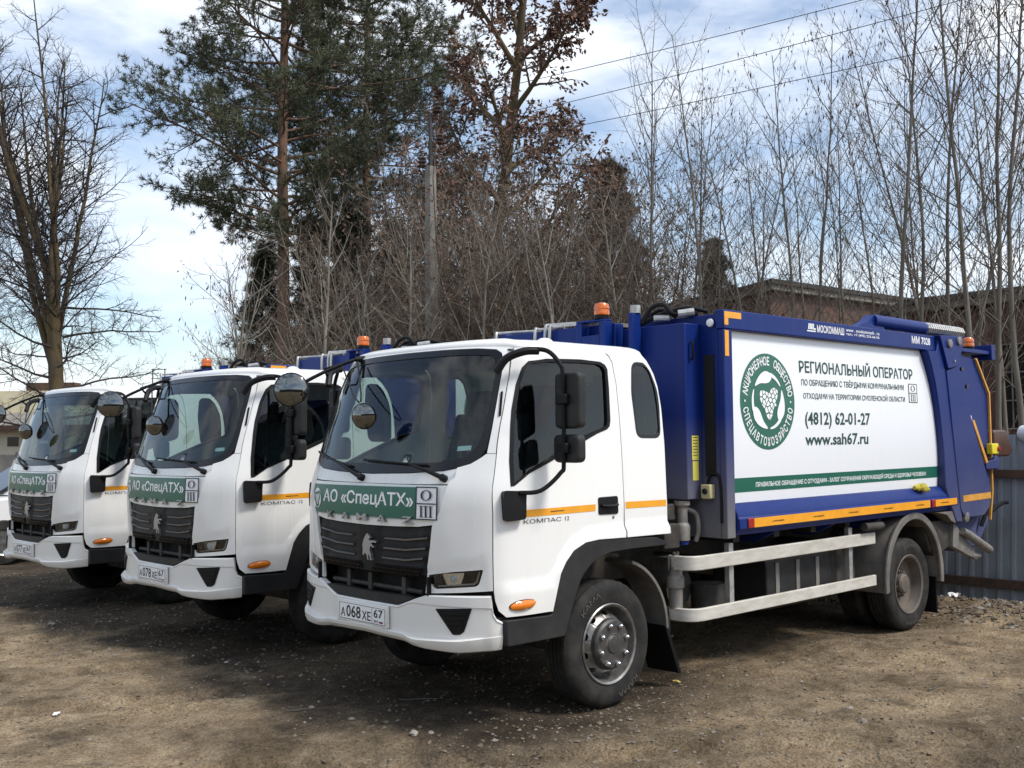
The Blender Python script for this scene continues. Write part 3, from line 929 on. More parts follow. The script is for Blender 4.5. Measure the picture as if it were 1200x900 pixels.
    sheet('intake', 'void_black', T, [(-.62, .79), (.62, .79), (.62, .96), (-.62, .96)], cab_raw, grid=.1, thick=.004, off=-.13)
    b.box(-1.20, -1.06, -.60, .60, .775, .785)
    b.box(-1.21, -1.06, -.62, -.605, .785, .94); b.box(-1.21, -1.06, .605, .62, .785, .94)
    b.build_each('intake_duct', 'black_plastic', T)
    b = MB()
    b.tube([(-1.15, -.5, .83), (-1.15, .5, .83)], .016, 8)
    for y in (-.32, .05, .3): b.box(-1.17, -1.13, y - .02, y + .02, .80, .91)
    b.build_each('intake_crossbar', 'chassis', T)
    # maker's chrome letters
    for ch, u0, u1 in (('K', -.455, -.385), ('A', -.270, -.180), ('M', -.085, .025), ('A', .145, .235), ('Z', .395, .490)):
        text_on('maker_letter', 'mk_' + ch, 'silver', T, u0, u1, 1.262, 1.308, place_cab(.010), depth=.016)
    # company board on the hood and the small hazard board
    sb = sheet('company_board', 'green_vinyl', T, [(.735, 1.482), (.735, 1.288), (-.512, 1.290), (-.512, 1.490)], cab_raw, grid=.05, thick=.004, off=.012)
    text_on('board_lettering', 'sign', 'white_vinyl', sb, -.545, .492, 1.352, 1.455, place_cab(.0135))
    emblem(sb, -.65, 1.385, .115, place_cab(.0135), .0, ring=False)
    waste_mark(T, .515, .694, 1.292, 1.492, place_cab(.020), .001)
    # roof
    n = 2 * 96
    ss = np.concatenate([np.linspace(0, STOT, n // 2, endpoint=False), np.linspace(STOT, 2 * STOT, n // 2, endpoint=False)])
    rings = []
    zb = np.where(np.abs(np.where(ss > STOT, 2 * STOT - ss, ss)) < .95, 2.394, 2.374)
    a = np.where(ss > STOT, 2 * STOT - ss, ss)
    zb = 2.374 + .020 * sst((1.06 - a) / .15)
    base = cab_raw(ss, zb)
    cx = -.12
    for ins, h in ((.004, -.02), (.0, .0), (.006, .014), (.018, .026), (.04, .038), (.08, .050), (.15, .060), (.30, .070), (.55, .077), (.80, .080)):
        r = base.copy()
        r[:, 0] = cx + (r[:, 0] - cx) * (1 - ins); r[:, 1] *= (1 - ins * .9)
        r[:, 2] = base[:, 2] * (1 - min(ins * 2, 1)) + 2.380 * min(ins * 2, 1) + h
        rings.append(r)
    V = np.vstack(rings + [np.array([[cx, 0, 2.461]])])
    F = [(i * n + k, (i + 1) * n + k, (i + 1) * n + (k + 1) % n, i * n + (k + 1) % n) for i in range(len(rings) - 1) for k in range(n)]
    L = (len(rings) - 1) * n
    F += [(L + k, len(V) - 1, L + (k + 1) % n) for k in range(n)]
    F = [f[::-1] for f in F]
    rf = link_mesh('roof', V, F, 'white_paint', T, angle=50)
    # rain gutters and marker domes on the roof
    for y in (-.62, .62):
        MB().lathe([(0, .07), (.02, .068), (.045, .055), (.06, .03), (.064, .004)], (-.35 if y < 0 else -.35, y * .0 + (.42 if y > 0 else -.80), 2.435 if y > 0 else 2.40), (0, 0, 1), 18, close=True).build('roof_lamp', 'lamp_dome', rf)
    # rear wall with window
    rw = [(2.765, 1.116), (2 * STOT - 2.765, 1.116), (2 * STOT - 2.765, 2.37), (2.765, 2.37)]
    hole = fillet([(STOT - .62, 1.80), (STOT + .62, 1.80), (STOT + .62, 2.22), (STOT - .62, 2.22)], .06)
    sheet('rear_wall', 'white_paint', T, rw, cab_raw, holes=[hole], grid=.09, thick=.03)
    rwg = sheet('rear_window', 'side_glass', T, ring_outline(hole, -.01), cab_raw, grid=.2, thick=0, off=-.01)
    # interior
    fl = MB(); fl.box(-.96, .575, -.96, .96, 1.02, 1.06); fl.box(-.95, .3, -.40, .40, 1.06, 1.24)
    fl.build('cab_floor', 'interior_dark', T)
    d = MB()
    d.prism([(-1.00, 1.30), (-1.02, 1.545), (-1.00, 1.590), (-.90, 1.600), (-.80, 1.560), (-.74, 1.45), (-.76, 1.20), (-.95, 1.10)], 1, -.86, .86)
    d.prism([(-1.12, 1.40), (-1.12, 1.53), (-1.08, 1.575), (-.99, 1.588), (-.99, 1.40)], 1, -.55, .55)
    db = d.build('dashboard', 'interior_dark', T, bevel=.015)
    MB().prism([(-.90, 1.60), (-.80, 1.66), (-.72, 1.66), (-.70, 1.56), (-.80, 1.52)], 1, -.72, -.28).build('instrument_hood', 'interior_dark', db, bevel=.01)
    cw = np.array([-.56, -.50, 1.60]); ax = np.array([.62, 0, .78])
    t, p, q = ortho(ax)
    w = MB()
    w.tube([cw + .215 * (math.cos(k) * p + math.sin(k) * q) for k in np.linspace(0, 2 * math.pi, 30)], .016, 8, caps=False)
    w.tube([cw - ax * .05, cw + ax * .015], .055, 12)
    for k in (0.3, 2.84, 4.71): w.tube([cw - ax * .02, cw + .21 * (math.cos(k) * p + math.sin(k) * q)], .014, 6)
    w.tube([cw - ax * .02, cw - ax * .35], .03, 8)
    w.build('steering_wheel', 'black_plastic', T)
    for y, wd in ((-.50, .50), (.42, .86)):
        s_ = MB().box(-.38, .12, y - wd / 2, y + wd / 2, 1.28, 1.44).build('seat', 'seat_fabric', T, bevel=.04, segs=3)
        MB().prism([(.06, 1.40), (.18, 1.38), (.34, 1.98), (.24, 2.0)], 1, y - wd / 2 + .01, y + wd / 2 - .01).build('backrest', 'seat_fabric', s_, bevel=.035, segs=3)
        for yy in ((y,) if wd < .6 else (y - .2, y + .2)):
            MB().prism([(.25, 1.99), (.33, 1.98), (.385, 2.17), (.30, 2.18)], 1, yy - .13, yy + .13).build('headrest', 'seat_fabric', s_, bevel=.03, segs=3)
    cu = MB()
    for k in range(14):
        y0 = -.95 + .035 * k
        cu.tube([(.50 + .012 * (k % 2), y0, 1.62), (.50 - .012 * (k % 2), y0, 2.25)], .022, 6)
    cu.build('curtain', 'interior_grey', T)
    b = MB(); b.box(-.62, -.40, -.82, -.25, 2.325, 2.350); b.box(-.62, -.40, .25, .82, 2.325, 2.350)
    b.build_each('sun_visor', 'interior_grey', T, bevel=.008)
    MB().box(-.75, .45, -.90, .90, 2.352, 2.366).build('headliner', 'interior_grey', T, bevel=.004)
    # bumper: crisp rows of a pressed moulding
    ztop_t = np.array([(0, .742), (.345, .742), (.50, .797), (.60, .828), (.85, .838), (1.042, .845), (1.050, .80), (1.056, .745), (1.075, .708), (1.108, .690)])
    zlip_t = np.array([(0, .590), (.42, .577), (.47, .566), (.54, .560), (.86, .575), (1.108, .612)])
    zlow_t = np.array([(0, .538), (.40, .527), (.508, .512), (.60, .504), (.846, .498), (1.108, .521)])
    def ztop(a): return np.interp(a, ztop_t[:, 0], ztop_t[:, 1])
    def zlip(a): return np.interp(a, zlip_t[:, 0], zlip_t[:, 1])
    def zlow(a): return np.interp(a, zlow_t[:, 0], zlow_t[:, 1])
    def lipoff(a): return np.interp(a, [0, .43, .50, .80, .93, 1.0, 1.2], [.040, .042, .058, .058, .034, .020, .018])
    def bump_pt(s, z, o):
        z = np.asarray(z, float)
        return cab_raw(s, np.full_like(s, 1.2)) * np.array([1, 1, 0]) + np.stack([0 * s, 0 * s, z], 1) + cab_normal(s, np.full_like(s, 1.2)) * np.asarray(o)[:, None]
    def bump_fn(s, z):
        return bump_pt(s, z, np.full_like(s, .018))
    sa = np.unique(np.concatenate([np.linspace(0, 1.108, 60), ztop_t[:, 0], zlip_t[:, 0], zlow_t[:, 0], [.43, .50, .54]]))
    ss_ = np.concatenate([-sa[::-1], sa[1:]]); aa = np.abs(ss_)
    one = np.ones_like(ss_)
    zt, zl, zw, lo_ = ztop(aa), zlip(aa), zlow(aa), lipoff(aa)
    rows_ = [(zt, -.03 * one), (zt, .010 * one), (zt - .006, .018 * one), (np.minimum(zt - .012, .775 * one), .019 * one), (np.minimum(zt - .018, .765 * one), .014 * one), (zl + .030 * (zt > zl + .06), .014 * one), (zl + .004, .016 * one),
             (zl, lo_ - .004), (zl - .004, lo_), (zl - .5 * (zl - zw), lo_ - .004), (zw + .006, lo_ - .018), (zw, lo_ - .028), (zw, -.03 * one)]
    VV = np.vstack([bump_pt(ss_, z_, o_) for z_, o_ in rows_]); ns_ = len(ss_)
    FF = [(r * ns_ + k, r * ns_ + k + 1, (r + 1) * ns_ + k + 1, (r + 1) * ns_ + k) for r in range(len(rows_) - 1) for k in range(ns_ - 1)]
    bp = link_mesh('bumper', VV, FF, 'white_paint', T, angle=24)
    tri = fillet([(.675, .752), (.928, .770), (.876, .627), (.847, .607), (.800, .604)], .008)
    for sg in (-1, 1):
        tt = tri if sg > 0 else mirror_poly(tri)
        v = sheet('bumper_vent', 'black_plastic', bp, tt, bump_fn, grid=.04, thick=.02, off=.002)
        for k in range(4):
            z0 = .735 - k * .030
            a0 = np.interp(z0, [.604, .752], [.80, .69]) + .012; a1 = np.interp(z0, [.61, .773], [.86, .915]) - .008
            sheet('vent_slat', 'black_plastic', bp, [(sg * a0, z0), (sg * a1, z0 + .012), (sg * a1, z0 - .004), (sg * a0, z0 - .016)], bump_fn, grid=.08, thick=.012, off=.009)
    insert = [(.490, .800), (.40, .808), (.1, .804), (0, .803)]
    il = [(.340, .747), (.0, .744)]
    sheet('bumper_insert', 'grey_plastic', T, insert + [(-a, b) for a, b in insert[-2::-1]] + [(-a, b) for a, b in il[:1]] + il[::-1][0:1] + il[:1], bump_fn, grid=.05, thick=.05, off=-.006)
    # number plate in its white frame
    pf = MB().box(-1.268, -1.250, -.275, .300, .585, .730).build('plate_frame', 'white_paint', T, bevel=.006)
    pb = MB().box(-1.274, -1.2685, -.26, .26, .601, .713).build('number_plate', 'white_vinyl', T, bevel=.002)
    plp = lambda U, V, W: np.stack([-1.2755 + 0 * U, -U, V], 1)
    fr = MB()
    for (y0, y1, z0, z1) in ((-.255, .255, .604, .607), (-.255, .255, .707, .710), (-.255, -.252, .607, .707), (.252, .255, .607, .707), (-.118, -.115, .607, .707)):
        fr.box(-1.2752, -1.2742, y0, y1, z0, z1)
    fr.build('plate_border', 'black_ink', pb)
    text_on('plate_region', 'plate_region', 'black_ink', pb, .135, .235, .645, .700, plp)
    text_on('plate_country', 'plate_rus', 'black_ink', pb, .140, .185, .614, .632, plp)
    MB().box(-1.2752, -1.2742, -.235, -.195, .626, .632).build('plate_flag', 'white_vinyl', pb)
    MB().box(-1.2752, -1.2742, -.235, -.195, .620, .626).build('plate_flag', 'blue_paint', pb)
    MB().box(-1.2752, -1.2742, -.235, -.195, .614, .620).build('plate_flag', 'red_lens', pb)
    # wipers
    for root, mid, tip in (((.082, 1.540), (.40, 1.630), (.90, 1.705)), ((-.716, 1.548), (-.40, 1.632), (.10, 1.655))):
        A = cab_raw(np.array([root[0], mid[0], tip[0]]), np.array([root[1], mid[1], tip[1]])); N = cab_normal(np.array([root[0], mid[0], tip[0]]), np.array([root[1], mid[1], tip[1]]))
        w = MB()
        w.tube([A[0] + N[0] * .02, A[0] * .6 + A[1] * .4 + N[0] * .04, A[1] + N[1] * .03], [.017, .012, .008], 8)
        ms = np.linspace(mid[0], tip[0], 8) ; mz = np.linspace(mid[1] - .002, tip[1], 8)
        B = cab_raw(np.linspace(mid[0] - .32 * (tip[0] - mid[0]), tip[0], 10), np.linspace(mid[1] - .25 * (tip[1] - mid[1]), tip[1], 10)); BN = cab_normal(ms[:1].repeat(10), mz[:1].repeat(10))
        w.tube([p + n_ * .016 for p, n_ in zip(B, BN)], .008, 6)
        wp = w.build('wiper', 'black_plastic', T)
        MB().lathe([(-.005, .024), (.03, .024), (.036, .016)], A[0], N[0], 12, close=True).build('wiper_pivot', 'black_plastic', wp)
    # mirrors, both sides
    for sg in (-1, 1):
        y = lambda v: sg * v
        arm = MB()
        arm.tube(smooth_path([(-.90, y(.955), 2.235), (-.84, y(1.00), 2.31), (-.74, y(1.07), 2.345), (-.68, y(1.16), 2.335), (-.655, y(1.24), 2.25), (-.650, y(1.26), 2.16), (-.650, y(1.26), 1.66), (-.67, y(1.25), 1.58), (-.78, y(1.19), 1.475), (-.88, y(1.11), 1.462)], 5), .0145, 8)
        a = arm.build('mirror_arm', 'black_plastic', T)
        MB().tube(smooth_path([(-.915, y(.94), 2.20), (-.87, y(.985), 2.29), (-.78, y(1.05), 2.335), (-.70, y(1.10), 2.340)], 4), .026, 8).build('arm_bracket', 'black_plastic', a)
        sheet('arm_foot', 'black_plastic', a, fillet([(sg * 1.108, 1.475), (sg * 1.262, 1.468), (sg * 1.255, 1.300), (sg * 1.118, 1.292)], .02), cab_side, grid=.05, thick=.05, off=.05)
        def housing(name, z0, z1, y0, y1):
            h = MB()
            pr = fillet([(y0, z0), (y1, z0), (y1, z1), (y0, z1)], .045)
            h.prism([(y(p[0]), p[1]) for p in pr], 0, -.635, -.560)
            o = h.build(name, 'grey_plastic', T, bevel=.018, segs=3)
            g_ = MB(); g_.prism([(y(p[0]), p[1]) for p in fillet([(y0 + .02, z0 + .02), (y1 - .02, z0 + .02), (y1 - .02, z1 - .02), (y0 + .02, z1 - .02)], .03)], 0, -.559, -.556)
            g_.build('mirror_pane', 'mirror_glass', o)
            zc = (z0 * .48 + z1 * .52)
            MB().box(-.672, -.630, *sorted((y(1.215), y(1.30))), zc - .032, zc + .032).build('mirror_clamp', 'black_plastic', o, bevel=.008)
        housing('mirror_housing', 1.850, 2.200, 1.165, 1.375)
        housing('mirror_housing', 1.640, 1.815, 1.150, 1.370)
    # round convex mirrors on the kerb side corner
    ar = MB()
    ar.tube(smooth_path([(-.80, .60, 2.392), (-.90, .64, 2.375), (-1.10, .74, 2.28), (-1.27, .83, 2.175)], 5), .013, 8)
    ar.tube([(-.86, .62, 2.385), (-1.0, .86, 2.32), (-.90, .98, 2.28)], .010, 8)
    ar.tube([(-.97, .68, 2.345), (-1.18, .22, 2.09), (-1.235, .08, 2.045)], .006, 6)
    ar.tube([(-.92, .55, 2.36), (-1.19, .12, 2.10), (-1.235, .06, 2.05)], .006, 6)
    ra = ar.build('round_mirror_arm', 'black_plastic', T)
    MB().tube([(-.78, .58, 2.395), (-.88, .63, 2.382)], .022, 8).build('arm_bracket', 'black_plastic', ra)
    def dish(name, c, nrm, r):
        c = np.array(c, float); nrm = np.array(nrm, float); nrm /= np.linalg.norm(nrm)
        o = MB().lathe([(-.05, .02), (-.045, r * .55), (-.02, r * .93), (0, r), (.008, r), (.010, r * .93)], c, nrm, 28, close=True).build(name, 'gloss_black', T)
        MB().lathe([(.010, r * .93), (.024, r * .75), (.035, r * .5), (.042, r * .25), (.044, r * .03)], c, nrm, 28, close=True).build('mirror_pane', 'mirror_glass', o)
    dish('round_mirror', (-1.30, .835, 2.160), (-.62, -.78, .05), .124)
    dish('round_mirror', (-1.27, -.03, 1.950), (-.86, -.45, -.12), .088)
    # steps and wheel arches
    for sg in (-1, 1):
        y = lambda v: sg * v
        outer = [(-.985, .700), (-.60, .690), (-.578, .769), (-.522, .939), (-.470, 1.015), (-.402, 1.070), (-.300, 1.110), (-.159, 1.122), (.20, 1.112), (.43, 1.100), (.555, 1.060)]
        inner = [(.545, 1.040), (.43, 1.038), (.20, 1.040), (-.04, 1.033), (-.14, 1.010), (-.24, .970), (-.330, .890), (-.378, .800), (-.440, .660), (-.490, .545), (-.980, .545)]
        pl = fillet(outer + inner, .012, 3)
        st = MB(); st.prism(pl, 1, y(1.095), y(.96)); ast = st.build('wheel_arch', 'grey_plastic', T, bevel=.012)
        MB().box(-1.0, -.60, *sorted((y(.70), y(1.03))), .700, .712).build('step_plate', 'grey_plastic', ast, bevel=.004)
        for k in range(9):
            MB().box(-.94 + k * .036, -.92 + k * .036, *sorted((y(.84), y(1.02))), .7125, .719).build('tread_rib', 'black_plastic', ast)
        lin = MB()
        A = np.linspace(math.radians(72), math.radians(-4), 16)
        prof = [(.0 + .55 * math.cos(t) * 1.0 + .12, .44 + .53 * math.sin(t)) for t in A]
        inn = [(.12 + .525 * math.cos(t), .44 + .505 * math.sin(t)) for t in A[::-1]]
        lin.prism(prof + inn, 1, y(1.0), y(.74))
        ln = lin.build('mudguard', 'fender_dust', T, bevel=.004)
        fl = MB(); fl.prism([(.62, .46), (.665, .43), (.80, .10), (.765, .10)], 1, y(1.005), y(.72)); fl.build('mud_flap', 'black_plastic', T, bevel=.004)
        wl_ = MB()
        A = np.linspace(math.radians(75), math.radians(175), 14)
        wl_.prism([(.56 * math.cos(t), .46 + .56 * math.sin(t)) for t in A] + [(.54 * math.cos(t), .46 + .54 * math.sin(t)) for t in A[::-1]], 1, y(1.0), y(.70))
        wl_.build('wheel_arch_liner', 'chassis', T)
    # chassis rails, axle, springs under the cab
    ch = MB()
    for y0 in (-.43, .36): ch.box(-1.05, 5.2, y0, y0 + .07, .72, .95)
    ch.build_each('chassis_rail', 'chassis', T)
    ax_ = MB(); ax_.tube([(0, -.85, .42), (0, -.6, .36), (0, .6, .36), (0, .85, .42)], .06, 8); ax_.tube([(4.0, -.75, .42), (4.0, .75, .42)], .08, 10)
    ax_.lathe([(-.2, .1), (-.1, .2), (.1, .2), (.2, .1)], (4.0, 0, .42), (0, 1, 0), 14, close=True)
    ax_.build_each('axle', 'chassis', T)
    sp = MB()
    for y0 in (-.46, .40):
        sp.tube([(-.75, y0, .62), (-.3, y0, .52), (0, y0, .50), (.3, y0, .52), (.7, y0, .64)], .04, 6)
        sp.tube([(3.3, y0, .68), (3.7, y0, .56), (4.0, y0, .54), (4.3, y0, .56), (4.7, y0, .68)], .045, 6)
    sp.build_each('leaf_spring', 'chassis', T)
    en = MB(); en.box(-.85, .55, -.36, .36, .55, 1.02); en.box(.6, 1.4, -.34, .34, .60, .90); en.box(-1.05, -1.0, -.5, .5, .60, .80)
    en.build_each('engine_block', 'chassis', T, bevel=.03)
    for sg in (-1, 1):
        make_wheel(T, 0.0, sg * 1.047, .245, sg, True)
        make_wheel(T, 4.0, sg * 1.154, .245, sg, False)
        make_wheel(T, 4.0, sg * .865, .245, sg, False)
def build_body(T):
    YS = 1.22
    # ---- main box
    wall = MB()
    wall.box(1.10, 1.16, -1.16, 1.16, 1.045, 2.70)
    fw = wall.build('front_bulkhead', 'dusty_blue', T, bevel=.006)
    rp = MB(); rp.box(1.16, 4.55, -1.15, 1.15, 2.66, 2.70); rp.build('body_roof', 'blue_paint', T)
    fl = MB(); fl.box(1.16, 4.60, -1.15, 1.15, 1.06, 1.12); fl.build('body_floor', 'chassis', T)
    rw = MB(); rw.box(4.50, 4.56, -1.15, 1.15, 1.12, 2.66); rw.build('inner_bulkhead', 'blue_paint', T)
    for sg in (-1, 1):
        y = lambda v: sg * v
        def b2(x0, x1, ya, yb, z0, z1): return (x0, x1, *sorted((y(ya), y(yb))), z0, z1)
        MB().box(*b2(1.093, 4.50, 1.14, YS, 2.585, 2.73)).build('top_rail', 'blue_paint', T, bevel=.008)
        MB().box(*b2(1.093, 1.200, 1.163, YS - .002, 1.045, 2.583)).build('corner_post', 'dusty_blue', T, bevel=.008)
        # bowed white side panel with curved rear edge
        edge = [(4.286, 2.583), (4.36, 2.44), (4.43, 2.27), (4.487, 2.06), (4.527, 1.864), (4.560, 1.66), (4.575, 1.50), (4.580, 1.296)]
        outline = [(1.202, 1.296), (1.202, 2.583)] + edge
        def pan(u, v):
            t = np.clip((v - 1.29) / 1.29, 0, 1)
            return np.stack([u, y(1.165) + y(.022) * (1 - (2 * t - 1) ** 2), v], 1)
        out = lambda P: np.tile([0, sg, 0], (len(P), 1))
        sheet('side_panel', 'panel_white', T, outline, pan, grid=.16, thick=.02, ref=out)
        pp = lambda U, V, W: pan(np.asarray(U), np.asarray(V)) + np.stack([0 * W, y(1) * (.002 + W), 0 * W], 1)
        sheet('green_band', 'green_vinyl', T, [(1.203, 1.373), (4.577, 1.381), (4.573, 1.486), (1.203, 1.480)], pan, grid=.16, thick=0, off=.0015, ref=out)
        if sg < 0:
            text_on('slogan_lettering', 'slogan', 'white_vinyl', T, 1.53, 4.33, 1.398, 1.452, pp)['kind'] = 'stuff'
            text_on('title_lettering', 'line1', 'ink', T, 2.165, 4.11, 2.300, 2.425, pp)['kind'] = 'stuff'
            text_on('subtitle_lettering', 'line2', 'ink', T, 2.187, 3.922, 2.188, 2.262, pp)
            text_on('subtitle_lettering', 'line3', 'ink', T, 2.207, 3.933, 2.082, 2.150, pp)
            text_on('phone_lettering', 'phone', 'ink', T, 2.222, 3.277, 1.848, 1.985, pp)
            text_on('web_lettering', 'web', 'ink', T, 2.222, 3.240, 1.712, 1.812, pp)
            emblem(T, 1.700, 2.060, .372, pp, .0005)
            waste_mark(T, 4.010, 4.175, 2.088, 2.262, pp, .0005)
            rl = lambda U, V, W: np.stack([U, -YS - .0015 - W, V], 1)
            text_on('builder_lettering', 'builder', 'white_vinyl', T, 2.383, 2.812, 2.636, 2.698, rl)
            text_on('builder_contact', 'builder_web', 'white_vinyl', T, 2.845, 3.42, 2.672, 2.700, rl)
            text_on('builder_contact', 'builder_tel', 'white_vinyl', T, 2.845, 3.42, 2.634, 2.662, rl)
            text_on('model_lettering', 'model', 'white_vinyl', T, 4.03, 4.40, 2.635, 2.706, rl)
            lg = MB()
            lg.box(2.23, 2.36, -YS - .002, -YS - .001, 2.636, 2.646)
            for k in range(4): lg.prism([(2.245 + k * .022, 2.655), (2.262 + k * .022, 2.655), (2.272 + k * .022, 2.702), (2.255 + k * .022, 2.702)], 1, -YS - .002, -YS - .001)
            lg.box(2.335, 2.36, -YS - .002, -YS - .001, 2.652, 2.668)
            lg.build('builder_mark', 'white_vinyl', T)
        # reflective corner marks
        q = MB()
        q.box(*b2(1.102, 1.315, YS, YS + .002, 2.668, 2.715)); q.box(*b2(1.102, 1.150, YS, YS + .002, 2.615, 2.667)); q.box(*b2(1.104, 1.152, YS, YS + .0015, 2.385, 2.575))
        q.build_each('corner_tape', 'orange_tape', T)
        # sloping sill with reflective line
        sl = [(y(1.15), 1.293), (y(1.19), 1.293), (y(1.205), 1.270), (y(1.232), 1.215), (y(1.236), 1.190), (y(1.250), 1.186), (y(1.250), 1.108), (y(1.225), 1.100), (y(1.205), 1.062), (y(1.10), 1.055), (y(1.10), 1.25)]
        sil = MB().prism(sl, 0, 1.204, 4.84).build('sill', 'blue_paint', T, bevel=.006)
        MB().box(*b2(1.385, 4.235, 1.250, 1.254, 1.114, 1.182)).build('reflective_line', 'orange_tape', T)
        MB().box(*b2(4.345, 4.80, 1.250, 1.254, 1.116, 1.178)).build('reflective_line', 'orange_tape', T)
        for x0 in (1.30, 4.26):
            MB().box(*b2(x0, x0 + .075, 1.250, 1.262, 1.112, 1.186)).build('side_lamp', 'red_lens', T, bevel=.006)
        if sg < 0:
            tp = lambda U, V, W: np.stack([U, -1.2555 + 0 * U, V], 1)
            for x0 in (1.62, 2.20, 2.75, 3.35, 3.95, 4.45):
                text_on('tape_marking', 'reflect', 'black_ink', T, x0, x0 + .16, 1.140, 1.152, tp)
        # underside brackets
        for x0 in (1.75, 2.6, 3.4):
            MB().prism([(y(1.19), 1.055), (y(.80), 1.055), (y(.80), .96), (y(1.0), .96)], 0, x0, x0 + .05).build('sill_bracket', 'blue_paint', T)
        # tail column
        colf = [(4.50, 2.73), (4.49, 2.583)] + [(a + .006, b) for a, b in edge] + [(4.70, 1.10), (4.80, .945), (4.93, .935), (4.905, 1.10), (4.865, 1.45), (4.80, 1.80), (4.735, 2.10), (4.66, 2.38), (4.60, 2.58), (4.54, 2.73)]
        MB().prism(colf[1:], 1, y(1.245), y(1.16)).build('tail_column', 'tail_blue', T, bevel=.010)
        hp = [(4.505, 2.735), (5.005, 2.755), (5.010, 2.70), (4.905, 2.470), (4.80, 2.440), (4.66, 2.42)]
        h = MB().prism(hp, 1, y(1.272), y(1.20)).build('hinge_plate', 'tail_blue', T, bevel=.006)
        for (a, c) in ((4.69, 2.665), (4.90, 2.70)):
            MB().lathe([(0, .042), (.02, .042), (.024, .03)], (a, y(1.27), c), (0, sg, 0), 14, close=True).build('hinge_pin', 'steel_grey', h)
        MB().lathe([(0, .012), (.01, .012)], (4.80, y(1.27), 2.50), (0, sg, 0), 8, close=True).build('bolt', 'galvanised', h)
        cv = fillet([(4.655, 2.405), (4.895, 2.460), (5.581, 1.239), (5.567, 1.067), (5.405, .972), (4.972, .975), (4.885, 1.052)], [.01, .02, .02, .05, .05, .03, .03])
        c = MB().prism(cv, 1, y(1.255), y(1.13)).build('tail_cover', 'tail_blue', T, bevel=.012)
        MB().prism([(4.935, 1.130), (5.572, 1.138), (5.570, 1.200), (4.930, 1.192)], 1, y(1.2555), y(1.258)).build('reflective_line', 'dusty_orange', T)
        MB().prism([(5.192, 1.922), (5.236, 1.932), (5.532, 1.505), (5.490, 1.493)], 1, y(1.19), y(1.2585)).build('reflective_line', 'dusty_orange', T)
        for (a, b_) in ((4.985, 2.43), (5.09, 2.26)):
            MB().lathe([(0, .02), (.02, .02)], (a, y(1.245), b_), (0, sg, 0), 8, close=True).build('bolt', 'gloss_black', c)
        MB().lathe([(0, .055), (.03, .055), (.04, .03)], (5.02, y(1.22), .985), (0, sg, 0), 14, close=True).build('lock_pin', 'steel_grey', c)
        # strip along the rear edge
        ed = [(5.56, 2.570), (5.858, 2.213), (5.865, 1.20), (5.79, .90), (5.768, .91), (5.838, 1.21), (5.832, 2.203), (5.542, 2.556)]
        MB().prism(ed, 1, y(1.145), y(1.165)).build('edge_strip', 'dusty_orange', T)
        # lifting ram on top and its sleeve
        MB().prism([(3.10, 2.731), (3.62, 2.731), (3.50, 2.84), (3.40, 2.86), (3.30, 2.80)], 1, y(1.18), y(1.09)).build('ram_bracket', 'blue_paint', T, bevel=.006)
        MB().tube([(3.42, y(1.15), 2.81), (4.42, y(1.15), 2.806)], .058, 14).build('lifting_ram', 'blue_paint', T)
        co = MB()
        co.tube([(4.38, y(1.15), 2.806), (5.22, y(1.15), 2.806)], .036, 10)
        co.tube([(4.38 + .84 * t / 144, y(1.15) + .047 * math.cos(t * .7854), 2.806 + .047 * math.sin(t * .7854)) for t in range(145)], .015, 6)
        co.build('ram_sleeve', 'galvanised', T)
        # rear mudguards
        A = np.linspace(math.radians(-8), math.radians(188), 28)
        oc, orr, ir = (4.0, .50), .60, .565
        ob = [(4.0 + .545 * math.cos(t), .475 + .585 * math.sin(t)) for t in A]
        ib = [(4.0 + .520 * math.cos(t), .475 + .56 * math.sin(t)) for t in A[::-1]]
        fd = MB(); fd.prism(ob + ib, 1, y(1.19), y(.58)); f_ = fd.build('rear_mudguard', 'fender_dust', T, bevel=.006)
        ob2 = [(4.0 + .565 * math.cos(t), .475 + .605 * math.sin(t)) for t in A]; ib2 = [(4.0 + .500 * math.cos(t), .475 + .54 * math.sin(t)) for t in A[::-1]]
        MB().prism(ob2 + ib2, 1, y(1.215), y(1.185)).build('mudguard_lip', 'fender_dust', f_, bevel=.008)
        MB().box(4.50, 4.53, *sorted((y(1.16), y(.60))), .10, .44).build('mud_flap', 'black_plastic', T, bevel=.004)
        # side guards
        for z0, z1 in ((.838, .940), (.476, .568)):
            g = MB()
            path = [(3.36, 1.165), (.86, 1.165), (.80, 1.150), (.755, 1.11), (.735, 1.05), (.735, .95)]
            inn = [(.765, .95), (.765, 1.045), (.785, 1.09), (.82, 1.120), (.87, 1.135), (3.36, 1.135)]
            pts = [(a, y(b_)) for a, b_ in path + inn]
            g.prism(pts, 2, z0, z1)
            g.build('side_guard', 'guard_metal', T, bevel=.006)
        for x0 in (1.225, 2.96):
            MB().box(x0, x0 + .055, *sorted((y(1.134), y(1.09))), .50, 1.0).build('guard_bracket', 'galvanised', T, bevel=.003)
            MB().box(x0, x0 + .05, *sorted((y(1.089), y(.43))), .84, .89).build('guard_bracket', 'chassis', T)
        MB().tube([(3.12, y(1.19), 1.0), (3.42, y(1.19), .995)], .035, 12).build('outrigger_tube', 'chassis', T)
        # lower tail pipework
        MB().tube([(4.97, y(1.22), .845), (5.10, y(1.22), .80), (5.58, y(1.22), .615)], [.035, .042, .042], 12).build('lower_ram', 'steel_grey', T)
        MB().prism([(4.82, .70), (4.86, .93), (5.06, .80), (5.40, .565), (5.34, .53)], 1, y(1.19), y(1.13)).build('lower_bracket', 'steel_grey', T, bevel=.006)
        MB().tube([(5.25, y(1.17), .575), (5.44, y(1.17), .565)], .03, 10).build('lower_pipe', 'steel_grey', T)
